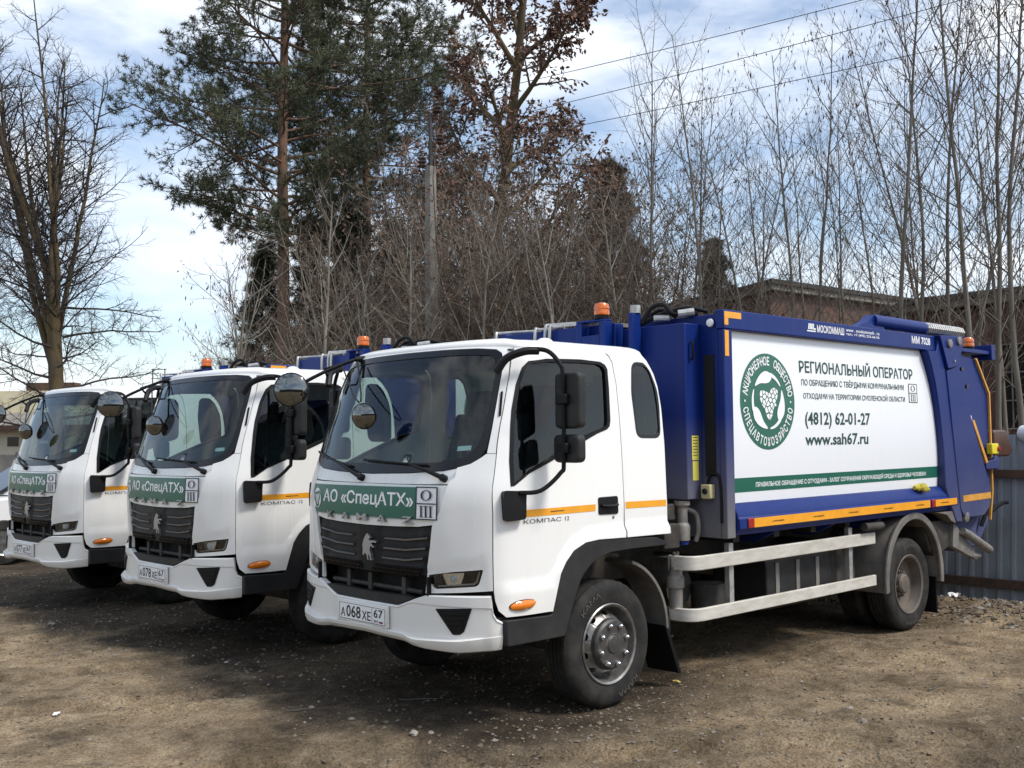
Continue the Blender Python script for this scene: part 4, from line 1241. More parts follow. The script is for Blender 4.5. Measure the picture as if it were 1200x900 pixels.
        MB().prism([(4.30, .96), (4.82, .96), (4.82, .70), (4.52, .62), (4.40, .70)], 1, y(1.15), y(.60)).build('under_tray', 'chassis', T, bevel=.006)
        MB().prism([(4.45, 1.05), (4.80, 1.05), (4.80, .93), (4.70, .96), (4.62, 1.02)], 1, y(1.235), y(1.10)).build('column_gusset', 'fender_dust', T, bevel=.004)
        MB().tube(smooth_path([(5.60, y(1.15), 1.30), (5.66, y(1.20), 1.15), (5.58, y(1.20), 1.0), (5.50, y(1.18), .86)], 5), .022, 8).build('hydraulic_hose', 'black_plastic', T)
    # ---- tailgate shell
    tg = fillet([(4.60, 2.66), (5.15, 2.62), (5.56, 2.56), (5.84, 2.21), (5.845, 1.20), (5.76, .88), (5.52, .66), (5.10, .62), (4.90, .80), (4.62, 1.10)], .03)
    tgo = MB().prism(tg, 1, -1.14, 1.14).build('tailgate', 'tail_blue', T, bevel=.012)
    # rear lip, levers and steps
    MB().prism([(5.80, 1.22), (5.98, 1.17), (6.02, 1.06), (5.80, .95)], 1, -1.10, 1.10).build('loading_lip', 'tail_blue', T, bevel=.01)
    ar = MB(); ar.tube([(5.86, -1.10, .95), (6.02, -1.12, 1.02), (6.16, -1.14, 1.06), (6.26, -1.14, 1.055)], [.022, .022, .02, .02], 8)
    ar.build('step_arm', 'black_plastic', T)
    MB().lathe([(0, .075), (.05, .075), (.06, .05)], (5.90, -1.14, 1.49), (0, -1, 0), 18, close=True).build('lever_hub', 'tail_blue', T)
    MB().prism([(5.60, 1.43), (5.90, 1.43), (5.93, 1.50), (5.86, 1.53), (5.60, 1.50)], 1, -1.21, -1.17).build('lever_plate', 'tail_blue', T, bevel=.004)
    MB().box(5.70, 5.86, -1.235, -1.17, 1.58, 1.69).build('control_box', 'yellow_paint', T, bevel=.01)
    MB().lathe([(0, .025), (.02, .02)], (5.84, -1.236, 1.635), (0, -1, 0), 12, close=True).build('stop_button', 'red_lens', T)
    MB().lathe([(0, .04), (.004, .04)], (5.40, -1.142, 1.945), (0, -1, 0), 16, close=True).build('round_sticker', 'white_vinyl', T)
    # brown padded cover hung off the rear corner
    bc = fillet([(5.96, 1.83), (6.28, 1.83), (6.44, 1.60), (6.36, 1.55), (5.96, 1.545)], .05)
    MB().prism(bc, 1, -1.15, -1.02).build('rear_pad', 'brown_vinyl', T, bevel=.02, segs=3)
    MB().tube([(5.80, -1.08, 1.70), (6.0, -1.08, 1.70)], .02, 8).build('pad_bracket', 'black_plastic', T)
    # rear amber beacon on its bracket
    bk = MB(); bk.box(5.18, 5.84, -1.18, -.98, 2.615, 2.655); bk.box(5.841, 5.93, -1.20, -.98, 2.56, 2.72); bkt = bk.build_each('beacon_bracket', 'tail_blue', T, bevel=.006)
    def beacon(c):
        b = MB().lathe([(0, .060), (.02, .062), (.040, .058), (.048, .062), (.075, .058), (.088, .050), (.096, .025)], c, (0, 0, 1), 20, close=True).build('beacon', 'beacon_lens', T)
        MB().lathe([(-.035, .05), (-.03, .062), (0, .063)], c, (0, 0, 1), 20, close=True).build('beacon_base', 'black_plastic', b)
    beacon((5.55, -1.08, 2.692))
    # ---- press housing in front of the body, left of the cab's back window
    hb = MB(); hb.box(.913, 1.098, -1.0, -.40, 1.330, 2.635); hbx = hb.build('press_housing', 'dusty_blue', T, bevel=.008)
    h2 = MB(); h2.box(.93, 1.098, .40, 1.0, 1.330, 2.60); h2.build('press_housing', 'dusty_blue', T, bevel=.008)
    sl = MB(); sl.box(1.092, 1.0995, -1.125, -1.035, 1.50, 2.40); sl.build('bulkhead_slot', 'void_black', T)
    MB().prism([(1.097, 2.60), (1.04, 2.59), (1.097, 2.54)], 1, -1.16, -1.05)
    MB().lathe([(0, .02), (.015, .032), (.028, .028), (.034, .01)], (1.095, -1.11, 2.635), (-1, 0, 0), 14, close=True).build('work_lamp', 'lamp_dome', T)
    hh = MB(); hh.tube([(.97, -1.012, 2.50), (.97, -1.03, 2.48), (.97, -1.03, 2.38), (.97, -1.012, 2.36)], .01, 6); hh.build('grab_handle', 'black_plastic', T)
    st = MB(); st.box(.975, 1.055, -1.0025, -1.0005, 1.62, 1.80); stk = st.build('warning_sticker', 'yellow_sticker', T)
    MB().box(.98, 1.050, -1.0025, -1.0005, 1.47, 1.612).build('warning_sticker', 'yellow_sticker', T)
    lines = MB()
    for k in range(7): lines.box(.985, 1.045, -1.0032, -1.0026, 1.785 - k * .022, 1.790 - k * .022)
    lines.build('sticker_print', 'black_ink', stk)
    sk = MB().box(1.03, 1.098, -1.115, -1.03, 1.335, 1.440).build('socket_box', 'beige_plastic', T, bevel=.008)
    MB().lathe([(0, .022), (.015, .02)], (1.03, -1.072, 1.39), (-1, 0, 0), 10, close=True).build('socket_cap', 'void_black', sk)
    MB().tube(smooth_path([(1.08, -1.06, 1.44), (1.07, -1.10, 1.52), (1.085, -1.16, 1.49), (1.085, -1.175, 1.30), (1.085, -1.175, 1.16)], 5), .011, 6).build('cable', 'black_plastic', T)
    # filter and valve below the housing
    ft = MB().lathe([(0, .055), (.10, .058), (.12, .05), (.13, .04), (.24, .04), (.26, .06), (.29, .06)], (.95, -.92, 1.03), (0, 0, 1), 14, close=True).build('oil_filter', 'steel_grey', T)
    MB().lathe([(0, .045), (.12, .05)], (.95, -.92, 1.0), (0, 0, 1), 14, close=True).build('filter_bowl', 'blue_paint', ft)
    MB().tube(smooth_path([(.98, -.93, 1.26), (1.04, -.98, 1.22), (1.05, -.99, 1.10), (1.04, -.97, 1.02)], 4), .018, 8).build('hydraulic_hose', 'steel_grey', T)
    vb = MB(); vb.box(.70, .88, -.95, -.60, .98, 1.16); vb.box(.74, .90, -.90, -.60, 1.18, 1.30); vb.build_each('valve_block', 'chassis', T, bevel=.01)
    # air dryer and pipes behind the front wheel
    MB().lathe([(0, .05), (.14, .052), (.15, .065), (.22, .065), (.24, .05), (.30, .05)], (.78, -.98, .56), (0, 0, 1), 14, close=True).build('air_dryer', 'steel_grey', T)
    pb = MB(); pb.box(.70, .86, -.98, -.82, .83, .93); pb.tube([(.74, -1.0, .96), (.80, -.98, .90), (.86, -.94, .95)], .015, 6); pb.tube([(.72, -.96, .50), (.72, -.96, .36), (.76, -.96, .36)], .012, 6)
    pb.build_each('valve_pipe', 'chassis', T, bevel=.006)
    # tanks between the axles
    MB().tube([(1.30, -.88, .68), (1.30, -.88, .47)], .13, 16).build('air_tank', 'chassis', T)
    MB().tube([(1.05, -.80, .66), (1.05, -.45, .66)], .15, 16).build('air_tank', 'chassis', T)
    tk = MB().prism(fillet([(-1.02, .40), (-.50, .40), (-.50, .84), (-1.02, .84)], .10), 0, 1.88, 2.86).build('fuel_tank', 'grey_plastic', T, bevel=.01)
    for x0 in (2.0, 2.30, 2.60): MB().box(x0, x0 + .05, -1.028, -1.02, .46, .78).build('tank_strap', 'steel_grey', tk)
    t2 = MB(); t2.box(2.90, 3.30, -1.0, -.5, .45, .85); t2.box(1.5, 2.7, .5, 1.0, .42, .85); t2.build_each('battery_box', 'chassis', T, bevel=.02)
    sf = MB(); sf.box(1.15, 5.0, -.44, -.35, .955, 1.055); sf.box(1.15, 5.0, .35, .44, .955, 1.055)
    for x0 in np.arange(1.4, 4.6, .55): sf.box(x0, x0 + .08, -1.05, 1.05, .99, 1.058)
    sf.build_each('subframe_member', 'chassis', T)
    # ---- gear above the cab roof line
    bm = MB(); bm.box(.80, .90, -.42, .98, 2.40, 2.675); bm.box(.80, .90, -.60, -.55, 2.40, 2.74)
    bm.build_each('roof_beam', 'blue_paint', T, bevel=.006)
    fr = MB(); fr.box(.70, .79, -.40, -.345, 2.40, 2.69); fr.box(.70, .79, -.16, -.10, 2.40, 2.69); fr.box(.70, .79, -.344, -.161, 2.40, 2.585); fr.box(.70, .79, -.40, -.10, 2.691, 2.705)
    fr.build_each('beacon_frame', 'blue_paint', T, bevel=.004)
    beacon((.75, -.33, 2.74))
    MB().box(.78, 1.098, -1.0, -.42, 2.640, 2.655)
    MB().tube([(.86, -.575, 2.74), (.86, -.575, 2.80)], .04, 14).build('filler_cap', 'galvanised', T)
    tr = MB(); tr.box(.905, 1.098, -.39, .95, 2.655, 2.685); tr.build('walkway_edge', 'steel_grey', T)
    pp_ = MB()
    pp_.tube(smooth_path([(.76, .25, 2.45), (.76, .25, 2.68), (.79, .22, 2.70), (.86, -.05, 2.70)], 3), .013, 8)
    pp_.tube(smooth_path([(.76, .30, 2.45), (.76, .30, 2.69), (.80, .26, 2.715), (.88, -.05, 2.715)], 3), .013, 8)
    pp_.tube(smooth_path([(.76, .42, 2.45), (.76, .42, 2.68), (.80, .40, 2.69), (.88, .20, 2.70)], 3), .013, 8)
    pp_.tube(smooth_path([(.78, .92, 2.45), (.78, .92, 2.68), (.82, .90, 2.70), (.95, .55, 2.70)], 3), .013, 8)
    pp_.build_each('hydraulic_pipe', 'galvanised', T)
    ho = MB()
    ho.tube(smooth_path([(.90, -.60, 2.66), (.95, -.66, 2.78), (1.0, -.74, 2.80), (1.05, -.80, 2.73), (1.15, -.95, 2.72)], 5), .018, 8)
    ho.tube(smooth_path([(.95, -.55, 2.66), (1.02, -.70, 2.73), (1.10, -.88, 2.77), (1.2, -1.0, 2.74)], 5), .018, 8)
    ho.tube(smooth_path([(1.0, -.5, 2.66), (1.05, -.66, 2.77), (1.1, -.78, 2.71)], 5), .016, 8)
    ho.build_each('hydraulic_hose', 'black_plastic', T)
    cn = MB(); cn.tube([(1.02, -.86, 2.72), (1.10, -.95, 2.735)], .03, 10); cn.tube([(.98, -.66, 2.70), (1.04, -.76, 2.70)], .025, 10); cn.build_each('hose_coupling', 'galvanised', T)

def copy_tree(o, parent=None):
    c = o.copy()
    COL.objects.link(c)
    c.parent = parent
    for ch in o.children: copy_tree(ch, c)
    return c

truck = empty('garbage_truck')
build_cab(truck)
build_body(truck)
tag(truck, 'nearest white-cab garbage truck, its blue body with white side panel in full view', 'truck', 'garbage trucks parked side by side')
truck2 = copy_tree(truck)
truck2.location = (-.0129, 3.1693, -.012); truck2.rotation_euler = (0, 0, math.radians(.52))
tag(truck2, 'middle white-cab garbage truck parked between two others, plate 078', 'truck')
truck3 = copy_tree(truck)
truck3.location = (-.0182, 6.4691, -.030); truck3.rotation_euler = (0, 0, math.radians(1.55))
tag(truck3, 'farthest white-cab garbage truck at the left of the row', 'truck')
for T, key in ((truck, 'plate1'), (truck2, 'plate2'), (truck3, 'plate3')):
    pb = [c for c in T.children if c.name.startswith('number_plate')][0]
    plp = lambda U, V, W: np.stack([-1.2755 + 0 * U, -U, V], 1)
    text_on('plate_number', key, 'black_ink', pb, -.175, -.010, .618, .698, plp)
    text_on('plate_number', 'plate_a', 'black_ink', pb, -.238, -.188, .618, .676, plp)
    text_on('plate_number', 'plate_xe', 'black_ink', pb, .006, .104, .618, .676, plp)
# ------------------------------------------------------------------ surroundings
def at(u, depth):
    """ground point that stands `depth` metres ahead of the camera in the photo's column u"""
    d = CAM_F + CAM_R * (u - 600) / 1231.79
    p = CAM_POS + d * depth
    return float(p[0]), float(p[1])
def height(u, v, depth):
    d = CAM_F + CAM_R * (u - 600) / 1231.79 - CAM_U * (v - 450) / 1231.79
    return float(CAM_POS[2] + d[2] * depth)

# ---- value noise for the ground relief
_rng = np.random.default_rng(11)
_tab = _rng.random((256, 256))
def vnoise(x, y):
    xi = np.floor(x).astype(int); yi = np.floor(y).astype(int)
    fx = x - xi; fy = y - yi
    fx = fx * fx * (3 - 2 * fx); fy = fy * fy * (3 - 2 * fy)
    g = lambda a, b: _tab[a % 256, b % 256]
    return (g(xi, yi) * (1 - fx) + g(xi + 1, yi) * fx) * (1 - fy) + (g(xi, yi + 1) * (1 - fx) + g(xi + 1, yi + 1) * fx) * fy
def fbm(x, y, o=4):
    s = 0; a = .5
    for k in range(o):
        s = s + a * (vnoise(x * 2 ** k + 17 * k, y * 2 ** k + 5 * k) - .5); a *= .55
    return s
def ground_z(x, y):
    x = np.asarray(x, float); y = np.asarray(y, float)
    near = sst((16 - np.hypot(x + 1, y - 1)) / 8)
    z = near * (.045 * fbm(x * .9, y * .9, 3) + .045 * fbm(x * 3.1 + 40, y * 3.1, 4) + .030 * fbm(x * 8 + 9, y * 8, 3))
    # tread marks crossing the bottom right corner and faint ruts in front of the trucks
    d = (x - .35) * .60 + (y + 3.05) * .80
    along = (x - .35) * .80 - (y + 3.05) * .60
    for sh in (0, .42):
        band = np.exp(-((d - sh) / .13) ** 6)
        z = z - near * band * (.020 + .030 * (np.sin(along * 48 + 40 * np.abs(d - sh)) > .1))
    for y0 in (-.6, 1.3, 2.5, 4.4, 5.7):
        dd = y - y0 + .35 * (x + 2)
        z = z - near * sst((-1.0 - x) / .6) * (.036 * np.exp(-(dd / .13) ** 4) * (1 + .35 * np.sin(x * 42)) - .016 * np.exp(-((np.abs(dd) - .2) / .06) ** 2))
    z = z + .05 * sst((x - 4.9) / .6) * sst((6.3 - x) / .6) * sst((.9 - y) / .8) * (1 + 2.5 * fbm(x * 2, y * 2, 3)) * near - .09 * sst((x - 6.0) / .7)
    # tyres stand on firm level soil
    for ty in (0, 3.17, 6.47):
        for cx in (0, 4.0):
            w = np.exp(-((x - cx) / .55) ** 4) * np.exp(-((np.abs(y - ty) - .93) / .45) ** 4)
            z = z * (1 - w) + w * (-.006)
    return z

def soil_material():
    mt = bpy.data.materials.new('soil'); mt.use_nodes = True
    nt = mt.node_tree; b = nt.nodes['Principled BSDF']
    tc = nt.nodes.new('ShaderNodeTexCoord')
    def noise(scale, detail=8, rough=.6, loc=(0, 0, 0), sc=(1, 1, 1)):
        mp = nt.nodes.new('ShaderNodeMapping'); mp.inputs['Location'].default_value = loc; mp.inputs['Scale'].default_value = sc
        n = nt.nodes.new('ShaderNodeTexNoise'); n.inputs['Scale'].default_value = scale; n.inputs['Detail'].default_value = detail; n.inputs['Roughness'].default_value = rough
        nt.links.new(tc.outputs['Object'], mp.inputs['Vector']); nt.links.new(mp.outputs['Vector'], n.inputs['Vector'])
        return n.outputs['Fac']
    def ramp(fac, stops):
        r = nt.nodes.new('ShaderNodeValToRGB')
        while len(r.color_ramp.elements) < len(stops): r.color_ramp.elements.new(.5)
        for e, (p, c) in zip(r.color_ramp.elements, stops): e.position = p; e.color = (*c, 1)
        nt.links.new(fac, r.inputs['Fac']); return r.outputs['Color']
    def mix(f, a, c2):
        m = nt.nodes.new('ShaderNodeMix'); m.data_type = 'RGBA'
        nt.links.new(f, m.inputs['Factor']); nt.links.new(a, m.inputs[6]); nt.links.new(c2, m.inputs[7]); return m.outputs[2]
    dry = ramp(noise(5.0, 10, .68), [(.28, (.158, .114, .070)), (.48, (.315, .239, .152)), (.74, (.47, .376, .258))])
    dark_soil = ramp(noise(7.0, 9, .66, (3, 1, 0)), [(.30, (.036, .028, .020)), (.55, (.070, .055, .040)), (.78, (.125, .100, .074))])
    # darker soil where the trucks stand and roll out; damp corner and spots, dry elsewhere
    big = ramp(noise(.42, 5, .55, (1.7, 4.2, 0), (1.0, .8, 1)), [(.43, (0, 0, 0)), (.56, (1, 1, 1))])
    spots = ramp(noise(2.3, 6, .6, (8, 2, 0)), [(.56, (0, 0, 0)), (.68, (.85, .85, .85))])
    sep = nt.nodes.new('ShaderNodeSeparateXYZ'); nt.links.new(tc.outputs['Object'], sep.inputs['Vector'])
    def mrange(v, a, c2, lo, hi):
        m = nt.nodes.new('ShaderNodeMapRange'); m.interpolation_type = 'SMOOTHSTEP'
        for k, w in (('From Min', a), ('From Max', c2), ('To Min', lo), ('To Max', hi)): m.inputs[k].default_value = w
        nt.links.new(v, m.inputs['Value']); return m.outputs['Result']
    def math2(op, a, c2, clamp=False):
        m = nt.nodes.new('ShaderNodeMath'); m.operation = op; m.use_clamp = clamp
        for i, w in enumerate((a, c2)):
            if isinstance(w, (int, float)): m.inputs[i].default_value = w
            else: nt.links.new(w, m.inputs[i])
        return m.outputs[0]
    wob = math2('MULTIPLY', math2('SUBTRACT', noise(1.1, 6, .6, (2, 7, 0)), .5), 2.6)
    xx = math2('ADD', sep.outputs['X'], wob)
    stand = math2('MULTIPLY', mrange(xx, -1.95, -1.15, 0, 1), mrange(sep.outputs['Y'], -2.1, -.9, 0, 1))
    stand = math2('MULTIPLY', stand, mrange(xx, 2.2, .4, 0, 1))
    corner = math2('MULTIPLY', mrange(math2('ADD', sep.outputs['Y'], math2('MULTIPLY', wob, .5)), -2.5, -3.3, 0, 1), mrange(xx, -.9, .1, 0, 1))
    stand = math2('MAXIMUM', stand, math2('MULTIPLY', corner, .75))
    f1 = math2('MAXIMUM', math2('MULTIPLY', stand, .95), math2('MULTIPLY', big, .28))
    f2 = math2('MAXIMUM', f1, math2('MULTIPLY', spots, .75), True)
    colr = mix(f2, dry, dark_soil)
    fine = ramp(noise(60, 6, .7, (5, 5, 0)), [(.34, (.38, .38, .38)), (.50, (1, 1, 1)), (.68, (1.5, 1.45, 1.36))])
    patch = ramp(noise(1.25, 7, .65, (4, 3, 0)), [(.34, (.46, .44, .41)), (.50, (1, 1, 1)), (.64, (1.25, 1.22, 1.17))])
    m0 = nt.nodes.new('ShaderNodeMix'); m0.data_type = 'RGBA'; m0.blend_type = 'MULTIPLY'; m0.inputs['Factor'].default_value = 1
    nt.links.new(colr, m0.inputs[6]); nt.links.new(patch, m0.inputs[7]); colr = m0.outputs[2]
    mu = nt.nodes.new('ShaderNodeMix'); mu.data_type = 'RGBA'; mu.blend_type = 'MULTIPLY'; mu.inputs['Factor'].default_value = 1
    nt.links.new(colr, mu.inputs[6]); nt.links.new(fine, mu.inputs[7])
    nt.links.new(mu.outputs[2], b.inputs['Base Color'])
    b.inputs['Roughness'].default_value = .93
    b.inputs['Specular IOR Level'].default_value = .2
    bp = nt.nodes.new('ShaderNodeBump'); bp.inputs['Strength'].default_value = 1.0; bp.inputs['Distance'].default_value = .05
    nt.links.new(noise(24, 10, .72, (1, 9, 0)), bp.inputs['Height'])
    nt.links.new(bp.outputs['Normal'], b.inputs['Normal'])
    MATS['soil'] = mt
soil_material()
mat('stone_grey', (.15, .135, .115), .9, col2=(.27, .24, .205), vscale=1.3, bump=.3, bscale=60)
mat('clod', (.20, .155, .106), .95, col2=(.075, .058, .042), vscale=1.1, bump=.3, bscale=60)
mat('stone_pale', (.33, .30, .255), .9, col2=(.20, .18, .15), vscale=1.7, bump=.2, bscale=60)
mat('bark_grey', (.165, .146, .120), .9, col2=(.085, .073, .058), vscale=5, bump=.5, bscale=25, stretch=(1, 1, .25))
mat('bark_pale', (.31, .285, .24), .9, col2=(.12, .108, .088), vscale=5, bump=.4, bscale=25, stretch=(1, 1, .3))
mat('bark_pine', (.215, .125, .082), .95, col2=(.115, .078, .058), vscale=6, bump=.7, bscale=14, stretch=(1, 1, .35))
mat('bark_moss', (.070, .054, .038), .95, col2=(.125, .092, .038), vscale=1.6, bump=.6, bscale=16, stretch=(1, 1, .4))
mat('twig_brown', (.130, .104, .082), .9, var=.35, vscale=3)
mat('twig_dark', (.048, .039, .034), .9, var=.3, vscale=3)
mat('twig_grey', (.125, .108, .090), .9, var=.35, vscale=3)
mat('thicket_twig', (.150, .112, .086), .95, col2=(.080, .060, .046), vscale=.8)
mat('thicket_tan', (.270, .228, .180), .95, col2=(.150, .122, .095), vscale=.8)
mat('needles', (.058, .074, .036), .7, col2=(.105, .115, .062), vscale=.9)
mat('needles_dark', (.020, .032, .016), .8, col2=(.040, .052, .026), vscale=.8)
mat('needles_dead', (.085, .052, .032), .9, col2=(.042, .034, .020), vscale=.7)
mat('leaf_brown', (.175, .092, .058), .8, col2=(.105, .060, .040), vscale=2.5)
mat('leaf_dull', (.170, .110, .078), .9, col2=(.105, .068, .048), vscale=1.5)
mat('catkin', (.085, .060, .042), .9)
mat('concrete', (.25, .235, .21), .9, var=.35, vscale=4, bump=.3, bscale=40)
mat('fence_metal', (.33, .36, .385), .55, metal=.25, col2=(.26, .275, .285), vscale=2.2, bump=.05)
mat('rust', (.060, .040, .030), .9, col2=(.11, .062, .038), vscale=8, bump=.2)
mat('brick_wall', (.150, .075, .057), .95, col2=(.085, .055, .046), vscale=.9, bump=.5, bscale=8)
mat('roof_felt', (.060, .058, .056), .9, var=.4, vscale=2)
mat('fascia', (.26, .24, .21), .9, var=.4, vscale=3)
mat('shed_wall', (.62, .58, .47), .9, var=.15, vscale=2)
mat('shed_roof', (.74, .67, .46), .9, var=.1)
mat('shed_slate', (.30, .28, .25), .9, var=.35, vscale=2)
mat('shed_plinth', (.36, .34, .31), .9, var=.3)
mat('dark_window', (.02, .022, .024), .15)
mat('car_white', (.80, .80, .79), .22, coat=.5)
mat('wire', (.03, .03, .032), .6)
mat('porcelain', (.05, .035, .03), .3)

# ---- ground: one sheet, fine where the camera sees it, coarse out to the horizon
def axis_coords(a, b, step, far):
    fine = np.arange(a, b, step)
    out = [0]; s = step
    while out[-1] < far: s *= 1.28; out.append(out[-1] + s)
    out = np.array(out[1:])
    return np.concatenate([(a - out)[::-1], fine, b - step + out])
gx = axis_coords(-4.2, 7.4, .042, 900); gy = axis_coords(-4.4, 10.5, .042, 900)
GX, GY = np.meshgrid(gx, gy, indexing='ij')
GZ = ground_z(GX, GY)
nx, ny = GX.shape
V = np.stack([GX.ravel(), GY.ravel(), GZ.ravel()], 1)
I = (np.arange(nx - 1)[:, None] * ny + np.arange(ny - 1)[None]).ravel()
F = np.stack([I, I + ny, I + ny + 1, I + 1], 1)
g = link_mesh('ground', V, F, 'soil', angle=180)
tag(g, kind='structure')

# ---- loose gravel: thousands of small stones nobody could count, thicker by the fence
def scatter_gravel():
    rng = np.random.default_rng(5)
    oct_v = np.array([(1, 0, 0), (-1, 0, 0), (0, 1, 0), (0, -1, 0), (0, 0, 1), (0, 0, -1)], float)
    oct_f = np.array([(0, 2, 4), (2, 1, 4), (1, 3, 4), (3, 0, 4), (2, 0, 5), (1, 2, 5), (3, 1, 5), (0, 3, 5)])
    n = 90000
    x = rng.uniform(-4.0, 7.0, n); y = rng.uniform(-4.2, 9.5, n)
    k = rng.random(n) < np.clip(.25 + 1.4 * np.maximum(0, vnoise(x * .8 + 3, y * .8) - .45) + .8 * (x > 4.9) * (y < 1.2), 0, 1)
    x, y = x[k], y[k]
    m = len(x)
    r = .0035 + .014 * rng.random(m) ** 3.2 + .012 * (rng.random(m) < .010)
    r = r * np.where((x > 4.7) & (y < 1.2), 2.1, 1)
    Vv = oct_v[None] * (1 + .45 * (rng.random((m, 6, 1)) - .5)) * r[:, None, None]
    Vv = Vv + (rng.random((m, 6, 3)) - .5) * r[:, None, None] * .7
    Vv[:, :, 2] *= .6
    a = rng.uniform(0, 6.28, m); c, s = np.cos(a)[:, None], np.sin(a)[:, None]
    X = Vv[:, :, 0] * c - Vv[:, :, 1] * s + x[:, None]; Y = Vv[:, :, 0] * s + Vv[:, :, 1] * c + y[:, None]
    Z = Vv[:, :, 2] + (ground_z(x, y) + r * .2)[:, None]
    P = np.stack([X, Y, Z], 2).reshape(-1, 3)
    Ff = (oct_f[None] + (np.arange(m) * 6)[:, None, None]).reshape(-1, 3)
    sel = rng.random(m)
    for pick, nm, mt in ((sel < .74, 'earth_clods', 'clod'), ((sel >= .74) & (sel < .965), 'gravel', 'stone_grey'), (sel >= .965, 'pale_gravel', 'stone_pale')):
        idx = np.repeat(pick, 8)
        used = np.repeat(pick, 6)
        remap = np.cumsum(used) - 1
        o = link_mesh(nm, P[used], remap[Ff[idx]], mt, smooth=False)
        tag(o, {'gravel': 'loose small grey-brown stones strewn over the dirt yard', 'earth_clods': 'small crumbs of brown earth strewn over the dirt yard'}.get(nm, 'loose small pale chips strewn over the dirt yard'), 'gravel', kind='stuff')
scatter_gravel()

def stone(name, u, v_ground, r, seed, material, label, category, flat=.6, group=None):
    d = CAM_F + CAM_R * (u - 600) / 1231.79 - CAM_U * (v_ground - 450) / 1231.79
    t = -CAM_POS[2] / d[2]; p = CAM_POS + d * t
    rng = random.Random(seed)
    mb = MB(); pts = []
    rows = [(-.9, .5), (-.35, .95), (.25, .9), (.75, .55)]
    n = 8
    vs = []
    for h, q in rows:
        for k in range(n):
            w = 2 * math.pi * k / n; rr = r * q * rng.uniform(.75, 1.2)
            vs.append((rr * math.cos(w), rr * math.sin(w) * .8, r * h * flat * rng.uniform(.85, 1.1)))
    fs = [(i * n + k, i * n + (k + 1) % n, (i + 1) * n + (k + 1) % n, (i + 1) * n + k) for i in range(3) for k in range(n)] + [tuple(range(n))[::-1], tuple(range(3 * n, 4 * n))]
    o = link_mesh(name, vs, fs, material, smooth=False)
    o.location = (p[0], p[1], float(ground_z(p[0], p[1])) + r * flat * .55); o.rotation_euler = (0, 0, rng.uniform(0, 6))
    return tag(o, label, category, group)
stone('stone', 60, 732, .042, 1, 'stone_grey', 'fist-sized grey stone lying in front of the farthest truck', 'stone')
stone('stone', 485, 862, .034, 2, 'stone_pale', 'pale broken stone on the dark soil near the bottom edge', 'stone')
stone('stone', 505, 858, .022, 3, 'stone_pale', 'small pale stone beside a bigger pale one near the bottom edge', 'stone')
stone('stone', 412, 845, .022, 4, 'stone_grey', 'small brown clod of earth in front of the nearest truck', 'stone')
stone('stone', 365, 832, .024, 5, 'stone_pale', 'pale stone chip in front of the nearest truck, beside a twig', 'stone')
stone('stone', 996, 829, .026, 6, 'stone_pale', 'flat pale stone on the lit soil right of the front wheel', 'stone', .35)
stone('stone', 1012, 848, .03, 7, 'stone_grey', 'grey stone near the bottom right corner', 'stone')
mat('paper', (.75, .75, .74), .8); mat('leaf_yellow', (.48, .36, .10), .7)
def crumple(name, u, v, size, material, label, category, seed):
    d = CAM_F + CAM_R * (u - 600) / 1231.79 - CAM_U * (v - 450) / 1231.79
    t = -CAM_POS[2] / d[2]; p = CAM_POS + d * t
    rng = random.Random(seed); n = 6
    vs = []; 
    for i in range(n):
        for j in range(n):
            vs.append(((i / (n - 1) - .5) * size + rng.uniform(-.1, .1) * size, (j / (n - 1) - .5) * size * .7 + rng.uniform(-.1, .1) * size, rng.uniform(0, .3) * size))
    fs = [(i * n + j, (i + 1) * n + j, (i + 1) * n + j + 1, i * n + j + 1) for i in range(n - 1) for j in range(n - 1)]
    o = link_mesh(name, vs, fs, material, smooth=False)
    sd = o.modifiers.new('thickness', 'SOLIDIFY'); sd.thickness = .002
    o.location = (p[0], p[1], float(ground_z(p[0], p[1])) + .01); o.rotation_euler = (0, 0, rng.uniform(0, 6))
    return tag(o, label, category)
crumple('paper_scrap', 1118, 707, .16, 'paper', 'white paper scrap at the foot of the metal fence', 'litter', 2)
crumple('dry_leaf', 793, 802, .05, 'leaf_yellow', 'dry yellow leaf by the mud flap of the nearest truck', 'leaf', 3)
crumple('paper_scrap', 66, 842, .045, 'paper', 'white paper bit on the dry soil at lower left', 'litter', 4)
crumple('paper_scrap', 265, 778, .03, 'paper', 'tiny white scrap on the dark soil in front of the middle truck', 'litter', 5)
def twig_on_ground(u, v, length, ang, label):
    d = CAM_F + CAM_R * (u - 600) / 1231.79 - CAM_U * (v - 450) / 1231.79
    t = -CAM_POS[2] / d[2]; p = CAM_POS + d * t
    mb = MB(); rng = random.Random(int(u))
    pts = []
    for k in range(6):
        s = (k / 5 - .5) * length
        x, y = p[0] + s * math.cos(ang) + rng.uniform(-.012, .012), p[1] + s * math.sin(ang) + rng.uniform(-.012, .012)
        pts.append((x, y, float(ground_z(x, y)) + .008))
    mb.tube(pts, [.005, .006, .006, .005, .004, .003], 6)
    mb.tube([pts[3], (pts[3][0] + .06, pts[3][1] + .05, pts[3][2] + .01)], [.004, .002], 5)
    return tag(mb.build('fallen_twig', 'twig_grey'), label, 'twig')
twig_on_ground(350, 835, .20, 2.6, 'thin dry twig on dark soil in front of the nearest truck')
twig_on_ground(490, 820, .28, -.72, 'straight thin stick lying in the nearest truck\'s shade')
twig_on_ground(1095, 805, .30, .1, 'crooked stick on the bare soil at lower right')

